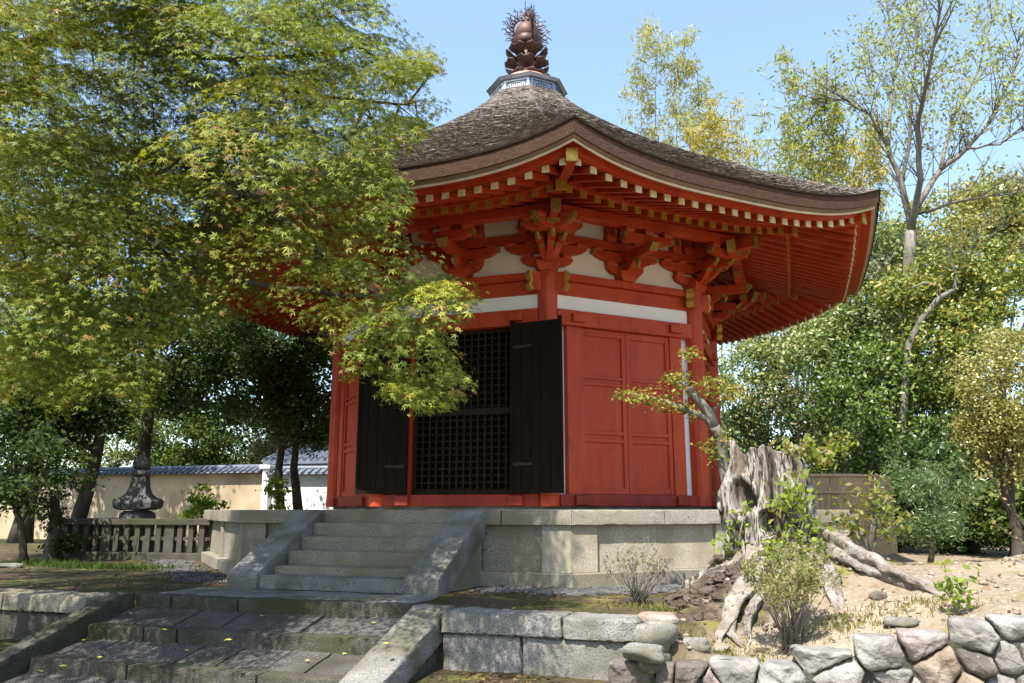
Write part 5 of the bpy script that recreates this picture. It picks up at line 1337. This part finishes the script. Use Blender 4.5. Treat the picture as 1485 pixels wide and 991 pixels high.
grass('thin dry grass and moss tufts on the bank', [gs(930,884,-.88,.7), gs(1000,950,-1.14,.6), gs(1080,952,-1.12,.6), gs(1215,930,-1.0,.8), gs(1240,925,-.98,.7), gs(1350,890,-.78,.6), gs(960,890,-.9,.4)], 1500, .055, [(3,(.20,.20,.05)),(2,(.26,.23,.09)),(2,(.13,.17,.04))], .30)

# leaf litter
P = []
while len(P) < 1500:
    x, y = (rnd.uniform(-5,3.4), rnd.uniform(-8.0,-5.6)) if rnd.random() < .55 else (rnd.uniform(3.5,7.5), rnd.uniform(-8.1,-4.5)) if rnd.random() < .6 else (rnd.uniform(1.9,3.5), rnd.uniform(-9.2,-8.3))
    if abs(x+.1) < 1.8 and y < -6.6: continue
    if math.hypot(x, y) < 5.6: continue
    if mnoise.noise((x*1.5, y*1.5, 6)) < rnd.uniform(-.3,.4): continue
    P.append((x, y, ground_z(x, y)+.012))
nr_ = rng.normal(size=(len(P),3))*.35+[0,0,1]
o = leaf_object('leaf_litter', LEAF, None, P, nr_, .045*rng.uniform(.5,1.3,len(P)), pigments(len(P), [(4,(.14,.08,.04)),(3,(.22,.14,.07)),(1,(.28,.24,.06)),(2,(.08,.05,.03))]), 'diamond', loc=(0,-7,-.8))
tag(o, 'brown leaf litter scattered over the yard and the bank', 'leaf litter', kind='stuff')
# fallen leaves on the steps
lv = [(685,868+30),(560,935),(600,905),(445,960),(415,885),(145,955),(330,930),(120,930),(60,975),(270,945),(540,905),(92,968),(500,950),(238,915),(380,895),(648,955),(770,965),(700,972),(745,958)]
q = None
for i, (px, py) in enumerate(lv):
    y_ = None
    p = onz(px, py, -1.0)
    for (ya, za), (yb, zb_) in zip(edges, edges[1:]):
        for f in np.linspace(0,1,24):
            yy = ya+.02+(yb-ya)*f; zz = za-.115+(zb_-.004-za+.115)*f; c_ = onz(px, py, zz)
            if abs(c_[1]-yy) < .035: p = c_
    if px > 635: p = onz(px, py, -1.3); p[2] = ground_z(p[0], p[1])
    q = MB(); a_ = rnd.uniform(0,6.28); r_ = rnd.uniform(.022,.036)
    V = [p+np.array([0,0,.018])]
    for j in range(10):
        rr_ = r_*(1 if j % 2 == 0 else .45); an = a_+j*math.pi/5; V.append(p+np.array([math.cos(an)*rr_, math.sin(an)*rr_, .006+rnd.uniform(0,.012)]))
    q.add(V, [(0, 1+j, 1+(j+1) % 10) for j in range(10)])
    tag(q.build('fallen_leaf', mat('fallen_leaf', (.42,.36,.06), (.30,.30,.05), 20, .6) if i == 0 else bpy.data.materials['fallen_leaf'], loc=p), 'small yellow green fallen leaf lying on the shaded stone and earth', 'leaf', 'fallen leaves on the ground')

# ------------------------------------------------------------------ stone fence and monument at the left
f0, f1 = at(300,812,14.2), at(86,812,14.9); fz = -.16; gz = -.86
fen = thing('stone_fence', 'low dark stone fence of square balusters around the monument', 'fence', (f0[0], f0[1], gz))
fd = norm([f1[0]-f0[0], f1[1]-f0[1], 0]); fn = np.array([-fd[1], fd[0], 0]); FL = math.hypot(f1[0]-f0[0], f1[1]-f0[1]); F0 = np.array([f0[0], f0[1], 0])
def side(F0, fd, FL, nb):
    fn = np.array([-fd[1], fd[0], 0]); ax = [fd, fn, np.array([0,0,1.0])]
    q = MB(); q.box(F0+fd*FL/2+[0,0,fz-.05], (FL+.16,.20,.11), ax); q.build('top_rail', M['oldstone'], fen, bevel=.012)
    q = MB(); q.box(F0+fd*FL/2+[0,0,gz+.05], (FL+.1,.18,.14), ax); q.build('base_rail', M['oldstone'], fen, bevel=.012)
    for i in range(nb):
        q = MB(); s = FL*(i+.5)/nb; wd = .20 if i % 6 == 3 else .105
        q.box(F0+fd*s+[0,0,(fz-.105+gz+.12)/2], (wd,.11,fz-.105-gz-.12), ax); q.build('baluster', M['oldstone'], fen, bevel=.008)
    q = MB(); q.box(F0+fd*FL/2+[0,0,gz+.36], (FL,.05,.06), ax); q.build('cross_rail', M['oldstone'], fen)
side(F0, fd, FL, 14); side(F0+fn*-1*0+fd*0, norm(np.array([-fd[1], fd[0], 0])*(-1 if (np.array([-fd[1], fd[0], 0])@FW) < 0 else 1)), 2.2, 11)
side(F0+fd*FL, norm(np.array([-fd[1], fd[0], 0])*(-1 if (np.array([-fd[1], fd[0], 0])@FW) < 0 else 1)), 2.2, 11)
mp = at(199,750,15.6); mon = thing('stone_monument', 'dark five tiered stone grave monument with a curved roof stone behind the fence', 'monument', (mp[0], mp[1], -.86))
O = np.array([mp[0], mp[1], 0]); rot = R(24)
def ztop(py): return at(199, py, 15.6)[2]
def sqslab(q, prof, curve=0, n=12):
    """square section solid whose corners can sweep upward"""
    G = []
    for h, z in prof:
        row = []
        for sde in range(4):
            for i in range(n):
                t = -1+2*i/n; x, y = [(t,-1),(1,t),(-t,1),(-1,-t)][sde]
                zz = z+curve*(abs(t)**3)*h
                row.append(O+np.array([(x*math.cos(rot)-y*math.sin(rot))*h, (x*math.sin(rot)+y*math.cos(rot))*h, zz]))
        G.append(row)
    q.grid(G, close=True); m_ = 4*n; q.f += [tuple(range(b0, b0+m_)) for b0 in (len(q.v)-m_, len(q.v)-len(prof)*m_)]; q.m += [0,0]
q = MB(); sqslab(q, [(.42,-.88),(.42,-.50),(.40,-.48)]); q.build('base', M['monument'], mon, bevel=.01)
z0a = ztop(741); q = MB(); q.lathe([(.24,-.485),(.32,-.36),(.34,-.2),(.31,-.06),(.24,z0a)], O, 28); q.build('round_stone', M['monument'], mon, smooth=True)
q = MB(); z0, z1, z2, z3 = ztop(740), ztop(727), ztop(705), ztop(692); sqslab(q, [(.28,z0),(.345,z0+.012),(.36,z1-.05),(.345,z1-.01),(.25,z1+.045),(.19,z1+.12),(.15,z1+.25),(.13,z3)], .12); q.build('roof_stone', M['monument'], mon, bevel=.006)
q = MB(); z4, z5 = ztop(690), ztop(668); q.lathe([(.10,z3),(.165,z3+.04),(.175,z3+.12),(.13,z3+.145)], O, 24); q.build('lotus_stone', M['monument'], mon, smooth=True)
q = MB(); zc = z3+.146; q.lathe([(.09,zc),(.155,zc+.05),(.17,zc+.12),(.145,zc+.19),(.08,zc+.25),(.03,zc+.29),(.002,zc+.31)], O, 24); q.build('jewel_stone', M['monument'], mon, smooth=True)

# ------------------------------------------------------------------ precinct walls behind, left
def wall_run(name, label, pA, pB, z0, z1, body, roofm, tiled=True, thick=.35, over=.22, group=None):
    a_, b_ = np.array([pA[0], pA[1], 0]), np.array([pB[0], pB[1], 0]); d = norm(b_-a_); n_ = np.array([-d[1], d[0], 0]); L = np.linalg.norm(b_-a_)
    t = thing(name, label, 'wall', (pA[0], pA[1], z0), group); ax = [d, n_, np.array([0,0,1.0])]
    q = MB(); q.box(a_+d*L/2+[0,0,(z0+z1)/2], (L, thick, z1-z0), ax); q.build('wall_body', body, t)
    q = MB(); h = .16
    q.prism([a_+n_*(-thick/2-over)+[0,0,z1+.002], a_+n_*(thick/2+over)+[0,0,z1+.002], a_+n_*.05+[0,0,z1+h], a_-n_*.05+[0,0,z1+h]], [b_+n_*(-thick/2-over)+[0,0,z1+.002], b_+n_*(thick/2+over)+[0,0,z1+.002], b_+n_*.05+[0,0,z1+h], b_-n_*.05+[0,0,z1+h]])
    s = 0
    while s < L:
        for sg in (-1, 1):
            q.tube([a_+d*s+n_*sg*(thick/2+over+.02)+[0,0,z1+.035], a_+d*s+n_*sg*.05+[0,0,z1+h+.02]], .035, 6)
        s += .2
    q.tube([a_+[0,0,z1+h+.03], b_+[0,0,z1+h+.03]], .06, 8)
    q.build('tile_coping', roofm, t); return t
zt = at(300,688,24)[2]-.02
wall_run('plaster_wall', 'ochre plaster precinct wall with blue grey tile coping behind the monument', at(384,735,22.6), at(-140,735,27), -1.0, zt, M['ochre'], M['tile'])
zt2 = at(440,688,22.2)[2]
wall_run('plaster_wall', 'white plaster wall with tile coping beside the left edge of the hall', at(392,735,22.5), at(620,735,22.0), -1.0, zt2, M['white'], M['tile'])
gpst = at(386,735,22.3); q = MB(); q.box((gpst[0], gpst[1], (zt+.1-1.0)/2), (.20,.24,zt+.1+1.0)); q.box((gpst[0], gpst[1], zt+.15), (.34,.36,.10))
tag(q.build('gate_post', M['white'], loc=(gpst[0], gpst[1], -1), bevel=.01), 'white capped post between the ochre wall and the white wall', 'post')
# small tiled roof of a gate house behind
gh = at(455,660,25); ghz = at(455,672,25)[2]; gate = thing('gate_house', 'small grey tiled roof with white gable wall beyond the precinct wall', 'building', (gh[0], gh[1], -1))
q = MB(); q.box((gh[0]+1.6, gh[1], (ghz-1)/2), (3.6, 2.0, ghz+1-.02)); q.build('wall', M['white'], gate)
q = MB(); V0 = [(gh[0]-.6, gh[1]-1.7, ghz), (gh[0]-.6, gh[1], ghz+.5), (gh[0]-.6, gh[1]+1.7, ghz), (gh[0]-.6, gh[1]+1.7, ghz-.12), (gh[0]-.6, gh[1]-1.7, ghz-.12)]
q.prism(V0, [(x+4.3, y, z) for x, y, z in V0])
for i in range(20):
    x = gh[0]-.55+i*.22; q.tube([(x, gh[1]-1.72, ghz+.02), (x, gh[1], ghz+.53)], .05, 6)
q.tube([(gh[0]-.65, gh[1], ghz+.57), (gh[0]+3.7, gh[1], ghz+.57)], .11, 8); q.build('roof', M['tile'], gate)

# ------------------------------------------------------------------ bamboo screen on the right
bs = thing('bamboo_screen', 'woven brown split bamboo screen fence behind the stump', 'fence', at(1235,780,13.4))
q = MB(); path = [at(1120,790,13.9), at(1180,790,13.6), at(1240,790,13.5), at(1285,790,13.9), at(1300,790,14.6)]
zt = at(1235,689,13.5)[2]; zm = at(1235,714,13.5)[2]; zl = at(1235,740,13.5)[2]; PP = []
for a_, b_ in zip(path, path[1:]):
    m_ = max(2, int(np.linalg.norm((b_-a_)[:2])/.019))
    for i in range(m_): p = a_*(1-i/m_)+b_*i/m_; PP.append(p)
for p in PP:
    j = rnd.uniform(-.006,.006); top = zt+rnd.uniform(-.025,.02)
    q.tube([(p[0]+j, p[1]+j, -.75), (p[0]+j, p[1]+j, top)], rnd.uniform(.010,.015), 5)
q.build('bamboo_panel', M['bamboo'], bs, fix=False)
for z in (zt+.005, zm, zl):
    for dy in (-.03,):
        q = MB(); q.tube([(p[0]+dy*.3, p[1]+dy, z) for p in PP[::12]]+[(PP[-1][0], PP[-1][1]+dy, z)], .022 if z < zt else .028, 7); q.build('rail', M['bamboo'], bs, smooth=True)
